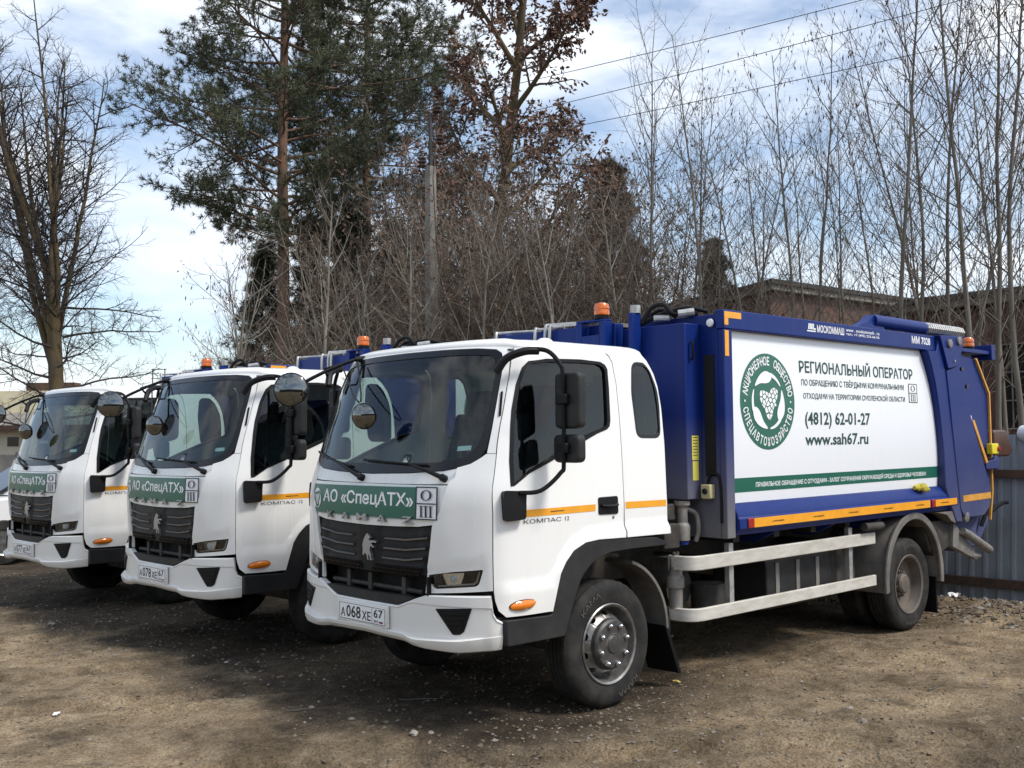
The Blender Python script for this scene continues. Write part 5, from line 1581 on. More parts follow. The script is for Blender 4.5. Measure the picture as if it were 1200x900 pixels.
# ---- yellow work gloves left on the sill
mat('glove_yellow', (.62, .52, .06), .8, var=.4, vscale=30)
gl = MB()
for k, (dx, dz) in enumerate(((0, 0), (.035, .005), (.07, .0))):
    gl.tube([(4.06 + dx, -1.215, 1.285 + dz), (4.09 + dx * 1.1, -1.235, 1.31 + dz), (4.15 + dx, -1.25, 1.275 + dz)], [.022, .03, .016], 8)
gl.tube([(4.02, -1.21, 1.30), (4.10, -1.22, 1.315), (4.20, -1.235, 1.27)], [.02, .028, .018], 8)
tag(gl.build('work_glove', 'glove_yellow', smooth=True), 'crumpled yellow work glove lying on the blue sill by the rear wheel', 'glove')
# ------------------------------------------------------------------ corrugated fence behind the trucks
fence = empty('metal_fence', (6.78, 0, 0))
tag(fence, 'grey corrugated metal fence with brown rails behind the trucks', 'fence')
FX = lambda z: .10 * z                      # it leans back a little
def fence_sheet(y0, width):
    prof = []
    pitch = .155; n = int(round(width / pitch))
    for k in range(n):
        a = y0 + k * pitch
        prof += [(a, 0), (a + .095, 0), (a + .108, -.026), (a + .142, -.026)]
    prof.append((y0 + n * pitch, 0))
    lo, hi = [], []
    z0 = -.12; z1 = 1.78
    v = [(FX(z) + dx, y, z) for z in (z0, z1) for y, dx in prof] + [(FX(z) + dx + .006, y, z) for z in (z0, z1) for y, dx in prof]
    m = len(prof)
    f = [(i, i + 1, m + i + 1, m + i)[::-1] for i in range(m - 1)] + [(2 * m + i, 2 * m + i + 1, 3 * m + i + 1, 3 * m + i) for i in range(m - 1)]
    f += [(m + i, m + i + 1, 3 * m + i + 1, 3 * m + i) for i in range(m - 1)]
    return link_mesh('fence_sheet', v, f, 'fence_metal', fence, smooth=False)
for k in range(13): fence_sheet(-4.35 + k * 1.085, 1.085)
for z, w in ((.12, .05), (1.34, .045)):
    MB().box(FX(z) - .075, FX(z) - .030, -4.4, 9.8, z - w, z + w).build('fence_rail', 'rust', fence, bevel=.004)
for k in range(6):
    y0 = -4.3 + k * 2.7
    MB().prism([(.02 , -.3), (.09, -.3), (.28, 1.75), (.21, 1.75)], 1, y0, y0 + .07).build('fence_post', 'rust', fence)
cap = MB().lathe([(-.16, .05), (-.14, .085), (-.05, .105), (.06, .105), (.13, .085), (.16, .04)], (0, 0, 0), (.3, 1, .15), 20, close=True).build('plastic_float', 'lamp_dome', smooth=True)
cap.location = (6.95, -1.16, 1.78)
MB().lathe([(-.02, .109), (.02, .109)], (0, 0, 0), (.3, 1, .15), 20, close=True).build('dark_band', 'black_plastic', cap)
tag(cap, 'white rounded plastic cap with dark band on the fence top at the right edge', 'cap')

# ------------------------------------------------------------------ tree builder
class Tree:
    def __init__(self, seed): self.rng = random.Random(seed); self.br = {}; self.tips = []
    def branch(self, sp, lev, p, d, L, r):
        R = self.rng
        n = sp['n'][lev]; step = L / (n - 1); wd = sp['wander'][lev]; up = sp['up'][lev]
        x, y, z = p; dx, dy, dz = d
        pts = [(x, y, z)]; dirs = [(dx, dy, dz)]
        for i in range(n - 1):
            dx += R.gauss(0, wd); dy += R.gauss(0, wd); dz += R.gauss(0, wd) + up
            q = math.sqrt(dx * dx + dy * dy + dz * dz) or 1; dx /= q; dy /= q; dz /= q
            x += dx * step; y += dy * step; z += dz * step
            pts.append((x, y, z)); dirs.append((dx, dy, dz))
        end = sp['taper'][lev]
        rad = [r * (1 + (end - 1) * i / (n - 1)) for i in range(n)]
        if lev == 0: rad[0] *= 1.25
        self.br.setdefault(lev, []).append((pts, rad))
        if lev + 1 >= len(sp['n']):
            self.tips.append((pts, dirs)); return
        cnt = sp['kids'][lev]
        cnt = max(1, int(round(cnt * R.uniform(.8, 1.2))))
        s0 = sp['start'][lev]; az = R.uniform(0, 6.28)
        for k in range(cnt):
            t = s0 + (1 - s0) * ((k + R.random()) / cnt)
            f = t * (n - 1); i = min(int(f), n - 2); f -= i
            a, b = pts[i], pts[i + 1]
            q = (a[0] + (b[0] - a[0]) * f, a[1] + (b[1] - a[1]) * f, a[2] + (b[2] - a[2]) * f)
            T = dirs[i + 1]
            az += 2.4 + R.uniform(-.5, .5)
            ang = math.radians(sp['angle'][lev] + R.uniform(-1, 1) * sp['aspread'][lev])
            # perpendicular frame
            h = (0, 0, 1) if abs(T[2]) < .95 else (1, 0, 0)
            ux, uy, uz = T[1] * h[2] - T[2] * h[1], T[2] * h[0] - T[0] * h[2], T[0] * h[1] - T[1] * h[0]
            q2 = math.sqrt(ux * ux + uy * uy + uz * uz) or 1; ux /= q2; uy /= q2; uz /= q2
            vx, vy, vz = T[1] * uz - T[2] * uy, T[2] * ux - T[0] * uz, T[0] * uy - T[1] * ux
            ca, sa = math.cos(az), math.sin(az); c, s = math.cos(ang), math.sin(ang)
            nd = (T[0] * c + (ux * ca + vx * sa) * s, T[1] * c + (uy * ca + vy * sa) * s, T[2] * c + (uz * ca + vz * sa) * s)
            ln = sp['len'][lev]
            ll = (ln(t) if callable(ln) else L * ln * (1 - .55 * (t - s0) / (1 - s0 + 1e-6))) * R.uniform(.7, 1.25)
            rr = min(rad[min(i + 1, n - 1)] * .9, max(r * sp['rr'][lev] * R.uniform(.8, 1.15), sp.get('rmin', .0045)))
            self.branch(sp, lev + 1, q, nd, ll, rr)

SIDES = {0: 9, 1: 6, 2: 4, 3: 3, 4: 3}
def tubes_mesh(groups):
    """groups: list of (list of (pts, radii), sides) -> verts, faces (numpy)"""
    VV, FF, base = [], [], 0
    for lst, ns in groups:
        by = {}
        for pts, rad in lst: by.setdefault(len(pts), []).append((pts, rad))
        for n, items in by.items():
            P = np.array([i[0] for i in items]); Rr = np.array([i[1] for i in items])
            B = len(P)
            T = np.gradient(P, axis=1); T /= np.maximum(np.linalg.norm(T, axis=2, keepdims=True), 1e-9)
            h = np.where(np.abs(T[..., 2:3]).mean(1, keepdims=True) < .8, np.array([0, 0, 1.0]), np.array([.8, .6, 0]))
            U = np.cross(T, np.broadcast_to(h, T.shape)); U /= np.maximum(np.linalg.norm(U, axis=2, keepdims=True), 1e-9)
            W = np.cross(T, U)
            a = np.arange(ns) * 2 * math.pi / ns
            ring = P[:, :, None] + Rr[:, :, None, None] * (np.cos(a)[None, None, :, None] * U[:, :, None] + np.sin(a)[None, None, :, None] * W[:, :, None])
            VV.append(ring.reshape(-1, 3))
            b = np.arange(B)[:, None, None] * n * ns; i = np.arange(n - 1)[None, :, None] * ns; k = np.arange(ns)[None, None, :]; k2 = (k + 1) % ns
            q = np.stack([b + i + k, b + i + k2, b + i + ns + k2, b + i + ns + k], 3).reshape(-1, 4) + base
            FF.append(q); base += B * n * ns
    return np.vstack(VV), np.vstack(FF)

def quads_mesh(C, D, size, rng, aspect=.55, droop=0.0):
    """leaf-like quads at points C, pointing along D"""
    m = len(C)
    D = D + rng.normal(0, .55, D.shape); D[:, 2] -= droop; D /= np.maximum(np.linalg.norm(D, axis=1, keepdims=True), 1e-6)
    S = np.cross(D, rng.normal(0, 1, D.shape)); S /= np.maximum(np.linalg.norm(S, axis=1, keepdims=True), 1e-6)
    N = np.cross(D, S)
    L = size * rng.uniform(.6, 1.25, (m, 1))
    v = np.stack([C, C + D * L * .5 + S * L * aspect * .5 + N * L * .12, C + D * L, C + D * L * .5 - S * L * aspect * .5 + N * L * .12], 1)
    f = np.arange(m)[:, None] * 4 + np.array([[0, 1, 2, 3]])
    return v.reshape(-1, 3), f

def needles_mesh(C, D, n, length, width, rng):
    """tufts of thin triangular needles"""
    m = len(C)
    C = np.repeat(C, n, 0); D = np.repeat(D, n, 0) * .55 + rng.normal(0, .6, (m * n, 3)); D[:, 2] += .12
    D /= np.linalg.norm(D, axis=1, keepdims=True)
    S = np.cross(D, rng.normal(0, 1, D.shape)); S /= np.linalg.norm(S, axis=1, keepdims=True)
    L = length * rng.uniform(.6, 1.2, (m * n, 1))
    C = C + D * L * .1
    v = np.stack([C - S * width * .5, C + S * width * .5, C + D * L], 1).reshape(-1, 3)
    return v, np.arange(m * n)[:, None] * 3 + np.array([[0, 1, 2]])

def join(parts):
    V, F, b = [], [], 0
    for v, f in parts:
        V.append(v); F += (f + b).tolist(); b += len(v)
    return np.vstack(V), F

def make_tree(seed, sp, H, r, leaves=None, d0=(0, 0, 1), split=1):
    t = Tree(seed)
    t.branch(sp, 0, (0, 0, -.15), d0, H, r)
    rng = np.random.default_rng(seed)
    trunk = tubes_mesh([(t.br[l], SIDES[l]) for l in sorted(t.br) if l <= split])
    tw = [tubes_mesh([(t.br[l], SIDES[l]) for l in sorted(t.br) if l > split])] if any(l > split for l in t.br) else []
    foliage = None
    if leaves:
        kind, prob, size, extra = leaves
        C, D = [], []
        for pts, dirs in t.tips:
            for p, d in zip(pts[1:], dirs[1:]):
                if t.rng.random() < prob: C.append(p); D.append(d)
        C = np.array(C); D = np.array(D)
        if kind == 'needle': foliage = needles_mesh(C, D, extra, size, .022, rng)
        elif kind == 'leaf':
            k = extra; foliage = quads_mesh(np.repeat(C, k, 0) + rng.normal(0, .05, (len(C) * k, 3)), np.repeat(D, k, 0), size, rng, droop=.7)
        elif kind == 'catkin':
            foliage = quads_mesh(C, D * .2, size, rng, aspect=.25, droop=3.0)
    return trunk, tw, foliage

def tree_meshes(seed, sp, H, r, mats, leaves=None, d0=(0, 0, 1), split=1):
    trunk, tw, fol = make_tree(seed, sp, H, r, leaves, d0, split)
    out = []
    def mk(n, vf, mt):
        me = bpy.data.meshes.new(n); me.from_pydata(vf[0].tolist(), [], vf[1] if isinstance(vf[1], list) else vf[1].tolist()); me.update()
        me.shade_smooth() if n != 'foliage' else None
        me.materials.append(MATS[mt]); out.append((n, me)); return me
    mk('trunk', trunk, mats[0])
    if tw: mk('branches', tw[0], mats[1])
    if fol is not None: mk('foliage', fol, mats[2])
    return out

def plant(name, meshes, u, depth, label, category, rz=0.0, sc=1.0, group=None, tilt=(0, 0)):
    x, y = at(u, depth)
    root = empty(name, (x, y, 0), rz)
    root.rotation_euler = (tilt[0], tilt[1], rz)
    root.scale = (sc, sc, sc)
    for n, me in meshes:
        o = bpy.data.objects.new('crown' if n in ('foliage',) else n, me)
        COL.objects.link(o); o.parent = root
        if n != 'trunk': o['kind'] = 'stuff'
    return tag(root, label, category, group)

SAPLING = dict(rmin=.0042, n=[16, 8, 5, 3], wander=[.028, .07, .12, .15], up=[.015, .115, .09, .05], taper=[.12, .25, .3, .4], kids=[26, 8, 4], start=[.16, .2, .2],
               angle=[52, 42, 40], aspread=[12, 14, 16], len=[lambda t: 2.9 * (1.12 - t) + .45, .36, .45], rr=[.21, .42, .5])
SAPLING_B = dict(SAPLING, n=[16, 8, 5, 3], wander=[.034, .08, .13, .15], kids=[22, 8, 4], start=[.25, .15, .2], angle=[44, 45, 42], len=[lambda t: 3.3 * (1.15 - t) + .5, .38, .45])
SHRUB = dict(n=[8, 6, 5, 3], wander=[.07, .12, .16, .2], up=[.02, .06, .04, .02], taper=[.2, .3, .35, .4], kids=[15, 7, 4], start=[.05, .15, .15], angle=[46, 48, 50], aspread=[16, 18, 20], len=[lambda t: 1.5 * (1.1 - t * .6), .45, .5], rr=[.40, .5, .55])
PINE = dict(rmin=.007, n=[16, 8, 6, 4], wander=[.012, .07, .12, .15], up=[.0, .035, .03, .06], taper=[.35, .25, .35, .5], kids=[66, 13, 7], start=[.41, .30, .25], angle=[84, 46, 45], aspread=[14, 14, 16],
            len=[lambda t: 1.3 + 3.6 * (1 - abs(t - .60) / .62), .36, .42], rr=[.20, .40, .5])
OAK = dict(rmin=.007, n=[14, 9, 6, 4], wander=[.03, .10, .14, .16], up=[.005, .06, .05, .02], taper=[.25, .2, .3, .4], kids=[30, 12, 6], start=[.20, .22, .2], angle=[52, 44, 46], aspread=[13, 16, 18],
           len=[lambda t: 2.0 + 4.2 * (1 - t), .36, .42], rr=[.36, .42, .5])
SPRUCE = dict(n=[14, 6, 4], wander=[.01, .05, .10], up=[.0, -.012, -.02], taper=[.12, .3, .4], kids=[120, 13], start=[.05, .08], angle=[98, 52], aspread=[9, 12], len=[lambda t: .35 + 2.5 * (1 - t), .30], rr=[.13, .4])
OLDTREE = dict(rmin=.008, n=[8, 12, 8, 6, 4], wander=[.03, .045, .12, .16, .18], up=[.02, .075, .05, .03, .02], taper=[.72, .16, .25, .35, .4], kids=[10, 30, 9, 4], start=[.50, .06, .12, .15], angle=[15, 54, 48, 48], aspread=[8, 16, 18, 20],
               len=[lambda t: 9.2 * (1.25 - .35 * t), lambda t: 2.5 * (1.15 - t * .75), .45, .48], rr=[.40, .26, .40, .5])
OLDLOW = dict(rmin=.008, n=[7, 7, 6, 4], wander=[.10, .15, .18, .2], up=[.03, .02, .02, .02], taper=[.3, .3, .35, .4], kids=[12, 9, 4], start=[.1, .12, .15], angle=[50, 48, 48], aspread=[18, 20, 20], len=[.45, .45, .5], rr=[.42, .45, .5])

ORD = ['first', 'second', 'third', 'fourth', 'fifth', 'sixth', 'seventh', 'eighth', 'ninth', 'tenth', 'eleventh', 'twelfth', 'thirteenth', 'fourteenth', 'fifteenth', 'sixteenth', 'seventeenth', 'eighteenth', 'nineteenth', 'twentieth',
       'twenty-first', 'twenty-second', 'twenty-third', 'twenty-fourth', 'twenty-fifth', 'twenty-sixth', 'twenty-seventh', 'twenty-eighth', 'twenty-ninth', 'thirtieth', 'thirty-first', 'thirty-second', 'thirty-third', 'thirty-fourth', 'thirty-fifth', 'thirty-sixth']
# row of saplings right of the spruce, in front of the brick buildings
sap = [tree_meshes(100 + k, SAPLING if k % 2 else SAPLING_B, 9.0, .046, ('bark_grey', 'twig_brown')) for k in range(4)] + \
      [tree_meshes(120 + k, SAPLING if k % 2 else SAPLING_B, 9.0, .046, ('bark_grey', 'twig_brown', 'catkin'), ('catkin', .13, .10, 1)) for k in range(3)]
rows = [(748, 24, 10.0), (764, 27, 9.2), (776, 22, 10.4), (800, 25, 10.2), (822, 20.5, 10.0), (838, 23, 9.4), (850, 27, 9.6), (862, 24.5, 9.4), (880, 26, 8.8), (893, 21, 9.0), (916, 25, 9.6), (930, 19.5, 9.2), (948, 24, 9.0), (966, 19.5, 9.6), (982, 26, 9.0), (1000, 22, 8.8), (1024, 26, 10.4),
        (1048, 18.5, 11.4), (1068, 20, 11.0), (1084, 26, 10.4), (1098, 23, 11.0), (1116, 20, 11.4), (1147, 17.5, 12), (1132, 25, 11), (1168, 18.8, 12.2), (1183, 23, 11.6), (1198, 18.0, 12.2), (1228, 19, 12), (1262, 20, 11.6)]
rows.sort(key=lambda q: -q[0])
R0 = random.Random(21)
for i, (u, d, h) in enumerate(rows):
    plant('bare_sapling', sap[(i * 3 + i // 4) % len(sap)], u, d, ORD[i] + ' thin bare sapling counting from the right edge of the row', 'sapling', R0.uniform(0, 6.28), h / 9.0, 'bare saplings behind the blue body', (R0.uniform(-.012, .012), R0.uniform(-.012, .012)))
# paler saplings among the thicket
sap2 = [tree_meshes(140 + k, SAPLING_B if k % 2 else SAPLING, 7.5, .078, ('bark_pale', 'twig_brown')) for k in range(4)]
mid = [(258, 26, 6.2), (288, 27, 6.6), (372, 22, 7.0), (398, 25, 7.0), (420, 23, 5.6), (446, 24, 6.6), (470, 22, 6.2), (485, 26, 7.5), (532, 24, 5.6), (556, 22, 6.4), (590, 25, 7.6), (612, 23, 6.8), (640, 26, 7.4), (664, 21, 6.6), (690, 24, 7.0), (716, 25, 6.8), (738, 23, 7.4)]
for i, (u, d, h) in enumerate(mid):
    plant('thicket_sapling', sap2[i % 4], u, d, ORD[i] + ' pale slender sapling counting from the left through the brown thicket', 'sapling', R0.uniform(0, 6.28), h / 7.5, 'pale saplings in the thicket', (R0.uniform(-.07, .07), R0.uniform(-.07, .07)))
# arching young tree with catkins left of the pine
CAT = dict(SAPLING, kids=[15, 6, 4], start=[.05, .2, .2], angle=[62, 46, 44], up=[.01, .05, .03, .0], len=[lambda t: 3.6 * (1.1 - t) + .4, .36, .45])
plant('catkin_tree', tree_meshes(160, CAT, 6.4, .07, ('bark_pale', 'twig_grey', 'catkin'), ('catkin', .45, .11, 1)), 272, 22.5, 'young tree with long arching branches and hanging catkins left of the pine', 'tree', 2.2, 1.0, None, (.02, -.03))

# pines, oak, spruces, old bare tree
pine = tree_meshes(201, PINE, 20.0, .27, ('bark_pine', 'twig_dark', 'needles'), ('needle', .8, .19, 12))
plant('pine_tree', pine, 333, 35, 'tall pine with reddish trunk and spreading dark green crown', 'pine tree', .6)
pine2 = tree_meshes(205, PINE, 20.0, .24, ('bark_pine', 'twig_dark', 'needles'), ('needle', .8, .19, 12))
plant('pine_tree', pine2, 428, 41, 'second pine partly hidden, between the tall pine and the brown-leaved oak', 'pine tree', 2.6, 1.04)
oak = tree_meshes(211, OAK, 19.0, .26, ('bark_moss', 'twig_brown', 'leaf_brown'), ('leaf', .80, .16, 4))
plant('oak_tree', oak, 562, 32, 'tall oak still holding withered brown leaves', 'tree', 1.1)
old = tree_meshes(221, OLDTREE, 7.2, .25, ('bark_moss', 'twig_dark'))
old_root = plant('old_bare_tree', old, 66, 31, 'big bare old tree with several upright mossy limbs at left', 'tree', .4)
for k in range(17):
    a = k * 2.4; z = 1.9 + .30 * k
    t = Tree(300 + k); t.branch(OLDLOW, 0, (.18 * math.cos(a), .18 * math.sin(a), z), (math.cos(a), math.sin(a), .15), 3.0, .036)
    vf = tubes_mesh([(t.br[l], 4 if l == 0 else 3) for l in sorted(t.br)])
    link_mesh('low_branch', vf[0], vf[1], 'twig_dark', old_root, angle=180)['kind'] = 'stuff'
plant('bare_tree', tree_meshes(231, OLDTREE, 6.4, .19, ('bark_grey', 'twig_dark')), -48, 38, 'bare tree cut by the left edge of the picture', 'tree', 2.0, .92)
spr = [tree_meshes(241 + k, SPRUCE, 10.0, .14, ('bark_grey', 'twig_dark', m_), ('needle', .95, .26, 14)) for k, m_ in enumerate(('needles_dead', 'needles_dark', 'needles_dark'))]
for (u, d, h, k, lb) in ((716, 35, 11.2, 0, 'tall brownish spruce at the right end of the thicket'), (835, 44, 10.2, 1, 'small dark green spruce behind the saplings, above the truck body'), (303, 36, 8.6, 2, 'dark spruce low behind the tall pine, at its left'),
                         (360, 36.5, 9.6, 1, 'dark spruce just right of the tall pine\'s trunk'), (410, 35.5, 9.8, 2, 'dark spruce between the tall pine and the utility pole'), (458, 36, 9.4, 1, 'dark spruce just left of the utility pole'), (640, 43, 9.4, 0, 'brownish spruce between the oak and the tall brownish one')):
    plant('spruce_tree', spr[k], u, d, lb, 'spruce', u * .7, h / 10.0)

# brown thicket of shrubs and brush: one mass
shr = []
for k in range(5):
    t = Tree(400 + k)
    for j in range(4):
        a = j * 1.7 + k; t.branch(SHRUB, 0, (.25 * math.cos(a), .25 * math.sin(a), 0), (.20 * math.cos(a), .20 * math.sin(a), 1), 4.6 + .5 * j, .030)
    tv = tubes_mesh([(t.br[l], 3) for l in sorted(t.br)])
    rng = np.random.default_rng(k)
    pts = np.array([p for q, _ in t.tips for p in q[1:]]); pts = pts[rng.random(len(pts)) < .22]
    lv = quads_mesh(pts, rng.normal(0, 1, pts.shape), .075, rng, droop=.8)
    shr.append((tv, lv))
def thicket(name, spots, seed, label, material='thicket_twig'):
    rng = random.Random(seed)
    TV, TF, LV, LF = [], [], [], []
    b = lb = 0
    for (u, d, s) in spots:
        (tv, tf), (lv, lf) = shr[rng.randrange(5)]
        x, y = at(u, d); a = rng.uniform(0, 6.28); c, sn = math.cos(a), math.sin(a)
        M = np.array([[c, -sn, 0], [sn, c, 0], [0, 0, 1]]) * s
        TV.append(tv @ M.T + [x, y, 0]); TF.append(tf + b); b += len(tv)
        LV.append(lv @ M.T + [x, y, 0]); LF.append(lf + lb); lb += len(lv)
    root = link_mesh(name, np.vstack(TV), np.vstack(TF), material, angle=180)
    link_mesh('withered_leaves', np.vstack(LV), np.vstack(LF), 'leaf_dull', root, smooth=False)['kind'] = 'stuff'
    tag(root, label, 'thicket', kind='stuff')
rs = random.Random(9)
spots = []
for k in range(96):
    u = rs.uniform(345, 765); d = rs.uniform(23, 33)
    top = np.interp(u, [345, 420, 500, 600, 700, 765], [.95, 1.12, 1.2, 1.25, 1.2, 1.0])
    if u < 480 and rs.random() < .55: continue
    spots.append((u, d, top * rs.uniform(.7, 1.25)))
for k in range(26): spots.append((rs.uniform(440, 740), rs.uniform(34, 39), rs.uniform(1.5, 2.1)))
for k in range(10): spots.append((rs.uniform(270, 350), rs.uniform(25, 32), rs.uniform(.6, .95)))
for k in range(9): spots.append((rs.uniform(765, 1200), rs.uniform(22, 27), rs.uniform(.45, .7)))
thicket('thicket', spots[::2], 3, 'dense brown leafless brush filling the strip behind the trucks')
thicket('pale_thicket', spots[1::2], 4, 'paler tan brush mixed into the brown thicket behind the trucks', 'thicket_tan')

# ------------------------------------------------------------------ utility pole and wires
px, py = at(506, 24.0)
pole = empty('utility_pole', (px, py, 0))
MB().prism([(-.13, -.13), (.13, -.13), (.13, .13), (-.13, .13)], 2, -.2, .4).build('pole_foot', 'concrete', pole)
hp = height(506, 192, 24.0)
v = []
for z, w in ((.4, .13), (hp, .095)): v += [(-w, -w, z), (w, -w, z), (w, w, z), (-w, w, z)]
link_mesh('pole_shaft', v, [(0, 1, 5, 4), (1, 2, 6, 5), (2, 3, 7, 6), (3, 0, 4, 7), (4, 5, 6, 7)], 'concrete', pole, smooth=False, bevel=.015)
ht = height(506, 128, 24.0)
MB().tube([(0, 0, hp - .3), (0, 0, ht)], .045, 8).build('pole_top', 'wire', pole)
rd = Vector((CAM_R[0], CAM_R[1], 0)).normalized()
ends = []
for k, (off, zz) in enumerate(((.16, ht + .02), (.20, ht - .72), (-.20, ht - 1.25))):
    c = (rd.x * off, rd.y * off, zz)
    MB().tube([(0, 0, zz - .10), c], .018, 6).build('cross_arm', 'wire', pole)
    MB().lathe([(0, .04), (.04, .11), (.09, .06), (.13, .11), (.18, .06), (.22, .09), (.28, .03)], (c[0], c[1], c[2] - .02), (0, 0, 1), 10, close=True).build('insulator', 'porcelain', pole)
    ends.append((px + c[0], py + c[1], c[2] + .26))
tag(pole, 'grey concrete utility pole with dark insulators standing in the thicket', 'pole')
for k, (u, v_, d, lb) in enumerate(((1640, -177, 14.0, 'topmost power line crossing the upper right sky'), (1640, -152, 14.3, 'middle power line crossing the upper right sky'), (1640, -75, 14.6, 'lowest power line crossing the upper right sky'))):
    x2, y2 = at(u, d); z2 = height(u, v_, d)
    a = np.array(ends[k]); b = np.array([x2, y2, z2])
    pts = [a + (b - a) * t - np.array([0, 0, .12 * 4 * t * (1 - t)]) for t in np.linspace(0, 1, 25)]
    tag(MB().tube(pts, .0075, 5).build('power_line', 'wire'), lb, 'power line', 'power lines from the pole')

# ------------------------------------------------------------------ brick buildings right
def brick_block(name, corners, z, label, overhang=.35):
    """corners: plan points listed along the visible walls; closed by a back edge"""
    root = empty(name, (corners[0][0], corners[0][1], 0))
    o = np.array(corners[0])
    pts = [np.array(c) - o for c in corners]
    MB().prism([tuple(p) for p in pts], 2, 0, z - .35).build('wall', 'brick_wall', root)
    c = sum(pts) / len(pts)
    big = [tuple(c + (p - c) * (1 + overhang / np.linalg.norm(p - c))) for p in pts]
    MB().prism(big, 2, z - .30, z - .12).build('eave', 'fascia', root)
    big2 = [tuple(c + (p - c) * (1 + (overhang + .12) / np.linalg.norm(p - c))) for p in pts]
    MB().prism(big2, 2, z - .115, z + .04).build('roof', 'roof_felt', root)
    tag(root, label, 'building')
    return root, pts
A0, A1, A2 = at(866, 36.5), at(906, 34.2), at(1092, 40.5)
back = (A2[0] + 3, A2[1] + 9); back0 = (A0[0] + 3, A0[1] + 9)
rb, pts = brick_block('brick_building', [A1, A2, back, back0, A0], height(906, 329, 34.2), 'low old brick building with dark overhanging roof behind the saplings')
B0, B1 = at(1070, 29.6), at(1330, 24.9)
bb0 = (B0[0] + 7, B0[1] + 6); bb1 = (B1[0] + 7, B1[1] + 6)
r2, pts2 = brick_block('brick_building', [B0, B1, bb1, bb0], height(1200, 339, 27.2), 'nearer brick building with barred windows at the right edge')
o = np.array(B0); ex = np.array(B1) - o; Lw = np.linalg.norm(ex); ex /= Lw; nn = np.array([ex[1], -ex[0]])
if nn @ (np.array([CAM_POS[0], CAM_POS[1]]) - o) < 0: nn = -nn
for k in range(4):
    a = .8 + k * 1.65
    if a + 1.3 > Lw: break
    q0 = ex * a + nn * .01; q1 = ex * (a + 1.3) + nn * .01
    z0, z1 = 1.9, 4.1
    w = link_mesh('window', [(q0[0], q0[1], z0), (q1[0], q1[1], z0), (q1[0], q1[1], z1), (q0[0], q0[1], z1)], [(0, 1, 2, 3)], 'dark_window', r2, smooth=False)
    for j in range(4):
        t = j / 3; p = q0 + (q1 - q0) * t + nn * .03
        MB().tube([(p[0], p[1], z0), (p[0], p[1], z1)], .022, 5).build('window_bar', 'fascia', w)
    for j in range(4):
        zz = z0 + (z1 - z0) * j / 3; p0 = q0 + nn * .045; p1 = q1 + nn * .045
        MB().tube([(p0[0], p0[1], zz), (p1[0], p1[1], zz)], .022, 5).build('window_bar', 'fascia', w)

# ------------------------------------------------------------------ shed, mast and car at left
sx, sy = at(20, 46)
shed = empty('low_shed', (sx, sy, 0), math.atan2(CAM_R[1], CAM_R[0]))
zr = height(20, 456, 46); zm = height(20, 484, 46); ze = height(20, 500, 46); zp = height(20, 533, 46)
MB().box(-9, 9, 0, 7, zp, ze).build('wall', 'shed_wall', shed)
MB().box(-9.05, 9.05, -.06, 7.05, 0, zp).build('plinth', 'shed_plinth', shed)
MB().prism([(-.5, ze - .05), (-.5, ze + .06), (1.6, zm + .06), (1.6, zm - .08)], 0, -9.3, 9.3).build('lower_roof', 'shed_slate', shed)
MB().box(-9.35, 9.35, -.62, -.505, ze - .22, ze + .05).build('eave_board', 'rust', shed)
MB().box(-9.2, 9.2, 1.61, 6.8, zm - .2, zr).build('upper_storey', 'shed_roof', shed)
MB().box(-.8, 1.4, 2.6, 3.4, zr, zr + .42).build('chimney', 'rust', shed)
MB().box(-.38, .10, -.03, -.005, height(17, 523, 46), height(17, 512, 46)).build('vent', 'dark_window', shed)
tag(shed, 'low cream shed with pale roof and small dark vent at the left edge', 'shed')

mx, my = at(186, 130)
mast = empty('lattice_mast', (mx, my, 0), math.atan2(CAM_R[1], CAM_R[0]))
zt = height(186, 432, 130)
for dx in (-.75, 0.2, .75): MB().tube([(dx, 0, 0), (dx, 0, zt - (.6 if dx == .2 else 0))], .07, 6).build('leg', 'rust', mast)
for zz in (zt - .1, zt - 1.2, zt - 2.4, zt - 3.6): MB().tube([(-.95, 0, zz), (.95, 0, zz)], .05, 6).build('cross_bar', 'rust', mast)
tag(mast, 'distant rusty frame mast between the left and middle trucks', 'mast')

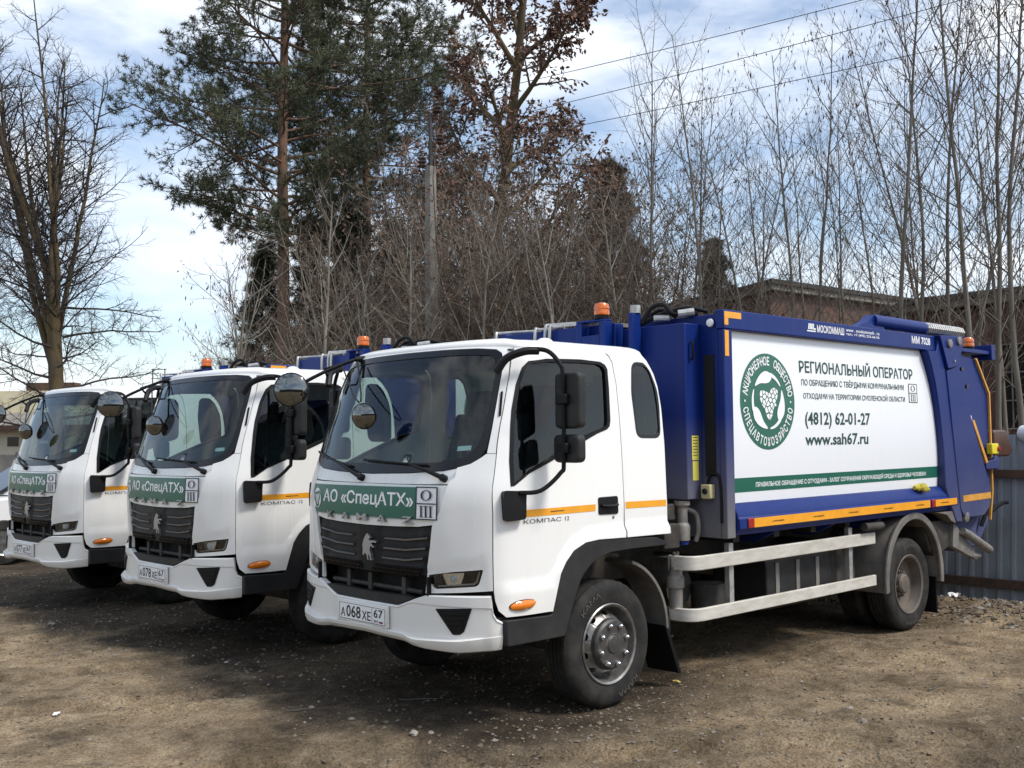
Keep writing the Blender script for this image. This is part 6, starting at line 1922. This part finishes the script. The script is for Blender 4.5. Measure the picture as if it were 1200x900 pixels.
def build_car(loc):
    root = empty('parked_car', loc)
    def body(x, y): pass
    side = [(-.86, .30), (-.90, .55), (-.84, .80), (-.70, .92), (.10, 1.03), (.72, 1.46), (1.0, 1.53), (2.45, 1.52), (2.95, 1.28), (3.35, 1.05), (3.42, .80), (3.40, .35), (3.05, .26), (-.6, .24)]
    lower = fillet([(-.86, .30), (-.91, .55), (-.85, .80), (-.70, .92), (.12, 1.00), (3.30, 1.03), (3.42, .85), (3.42, .35), (3.05, .24), (-.6, .24)], .05)
    n = len(lower)
    def loft(poly, ys):
        v = []
        cx = np.mean([p[0] for p in poly]); cz = np.mean([p[1] for p in poly])
        for y, s in ys: v += [(cx + (p[0] - cx) * s, y, cz + (p[1] - cz) * (1 - (1 - s) * 1.5)) for p in poly]
        m = len(poly); f = [(i * m + k, i * m + (k + 1) % m, (i + 1) * m + (k + 1) % m, (i + 1) * m + k) for i in range(len(ys) - 1) for k in range(m)]
        f += [tuple(range(m))[::-1], tuple(range((len(ys) - 1) * m, len(ys) * m))]
        return v, [t[::-1] for t in f]
    v, f = loft(lower, [(-.86, .94), (-.84, .965), (-.78, .99), (-.4, 1.0), (.4, 1.0), (.78, .99), (.84, .965), (.86, .94)])
    link_mesh('body', v, f, 'car_white', root, angle=30)
    cab_ = fillet([(.05, 1.0), (.74, 1.44), (1.05, 1.52), (2.40, 1.51), (2.95, 1.28), (3.25, 1.02)], .06)
    v, f = loft(cab_, [(-.72, .93), (-.66, .98), (-.3, 1), (.3, 1), (.66, .98), (.72, .93)])
    link_mesh('roof', v, f, 'car_white', root, angle=30)
    for sg in (-1, 1):
        g_ = fillet([(.42, 1.06), (.90, 1.40), (1.55, 1.43), (1.55, 1.06)], .04)
        MB().prism(g_, 1, sg * .700, sg * .745).build('side_window', 'dark_window', root)
        g_ = fillet([(1.63, 1.06), (1.63, 1.43), (2.30, 1.42), (2.60, 1.10)], .04)
        MB().prism(g_, 1, sg * .700, sg * .745).build('side_window', 'dark_window', root)
        for cx in (0.0, 2.65):
            w = MB().lathe([(-.10, .20), (-.10, .31), (-.08, .33), (.08, .33), (.10, .31), (.10, .20), (.06, .19), (.05, .02)], (cx, sg * .78, .33), (0, sg, 0), 28, close=True).build('wheel', 'rubber', root)
            MB().lathe([(.085, .195), (.10, .19), (.075, .15), (.085, .05), (.09, .02)], (cx, sg * .78, .33), (0, sg, 0), 20, close=True).build('rim', 'rim_steel', w)
        MB().prism(fillet([(-.86, .62), (-.62, .70), (-.60, .80), (-.80, .78)], .02), 1, sg * .60, sg * .845).build('headlight', 'lamp_dome', root)
        MB().box(.42, .58, *sorted((sg * .80, sg * .98)), 1.02, 1.16).build('wing_mirror', 'car_white', root, bevel=.03, segs=3)
    v = [(.02, -.62, 1.02), (.02, .62, 1.02), (.66, .58, 1.42), (.66, -.58, 1.42)]
    link_mesh('windscreen', [(a - .035, b_, c + .035) for a, b_, c in v], [(0, 3, 2, 1)], 'dark_window', root, smooth=False)
    MB().box(-.925, -.88, -.45, .45, .42, .60).build('grille', 'black_plastic', root, bevel=.01)
    return tag(root, 'white car mostly hidden behind the farthest truck at the left edge', 'car')
cxy = at(6, 15.6)
build_car((cxy[0], cxy[1] + .85, 0))

# ------------------------------------------------------------------ workshop across the yard, behind the camera: the glass mirrors it
mat('workshop_wall', (.16, .155, .15), .9, col2=(.11, .105, .10), vscale=1.2)
fd = Vector((CAM_F[0], CAM_F[1], 0)).normalized()
wx, wy = CAM_POS[0] - fd.x * 24, CAM_POS[1] - fd.y * 24
ws_ = empty('workshop', (wx, wy, 0), math.atan2(CAM_R[1], CAM_R[0]))
MB().box(-34, 34, -9, 0, 0, 5.6).build('wall', 'workshop_wall', ws_)
MB().box(-34.4, 34.4, -9.4, .4, 5.61, 5.95).build('roof', 'roof_felt', ws_)
for k in range(9):
    w = MB().box(-30 + k * 7, -27.4 + k * 7, .01, .04, 1.6, 3.4).build('window', 'dark_window', ws_)
    for j in range(3): MB().box(-30 + k * 7 + j * 1.27, -29.93 + k * 7 + j * 1.27, .045, .09, 1.6, 3.4).build('window_bar', 'fascia', w)
tag(ws_, 'long grey workshop across the yard, seen only as a reflection in the truck glass', 'building')
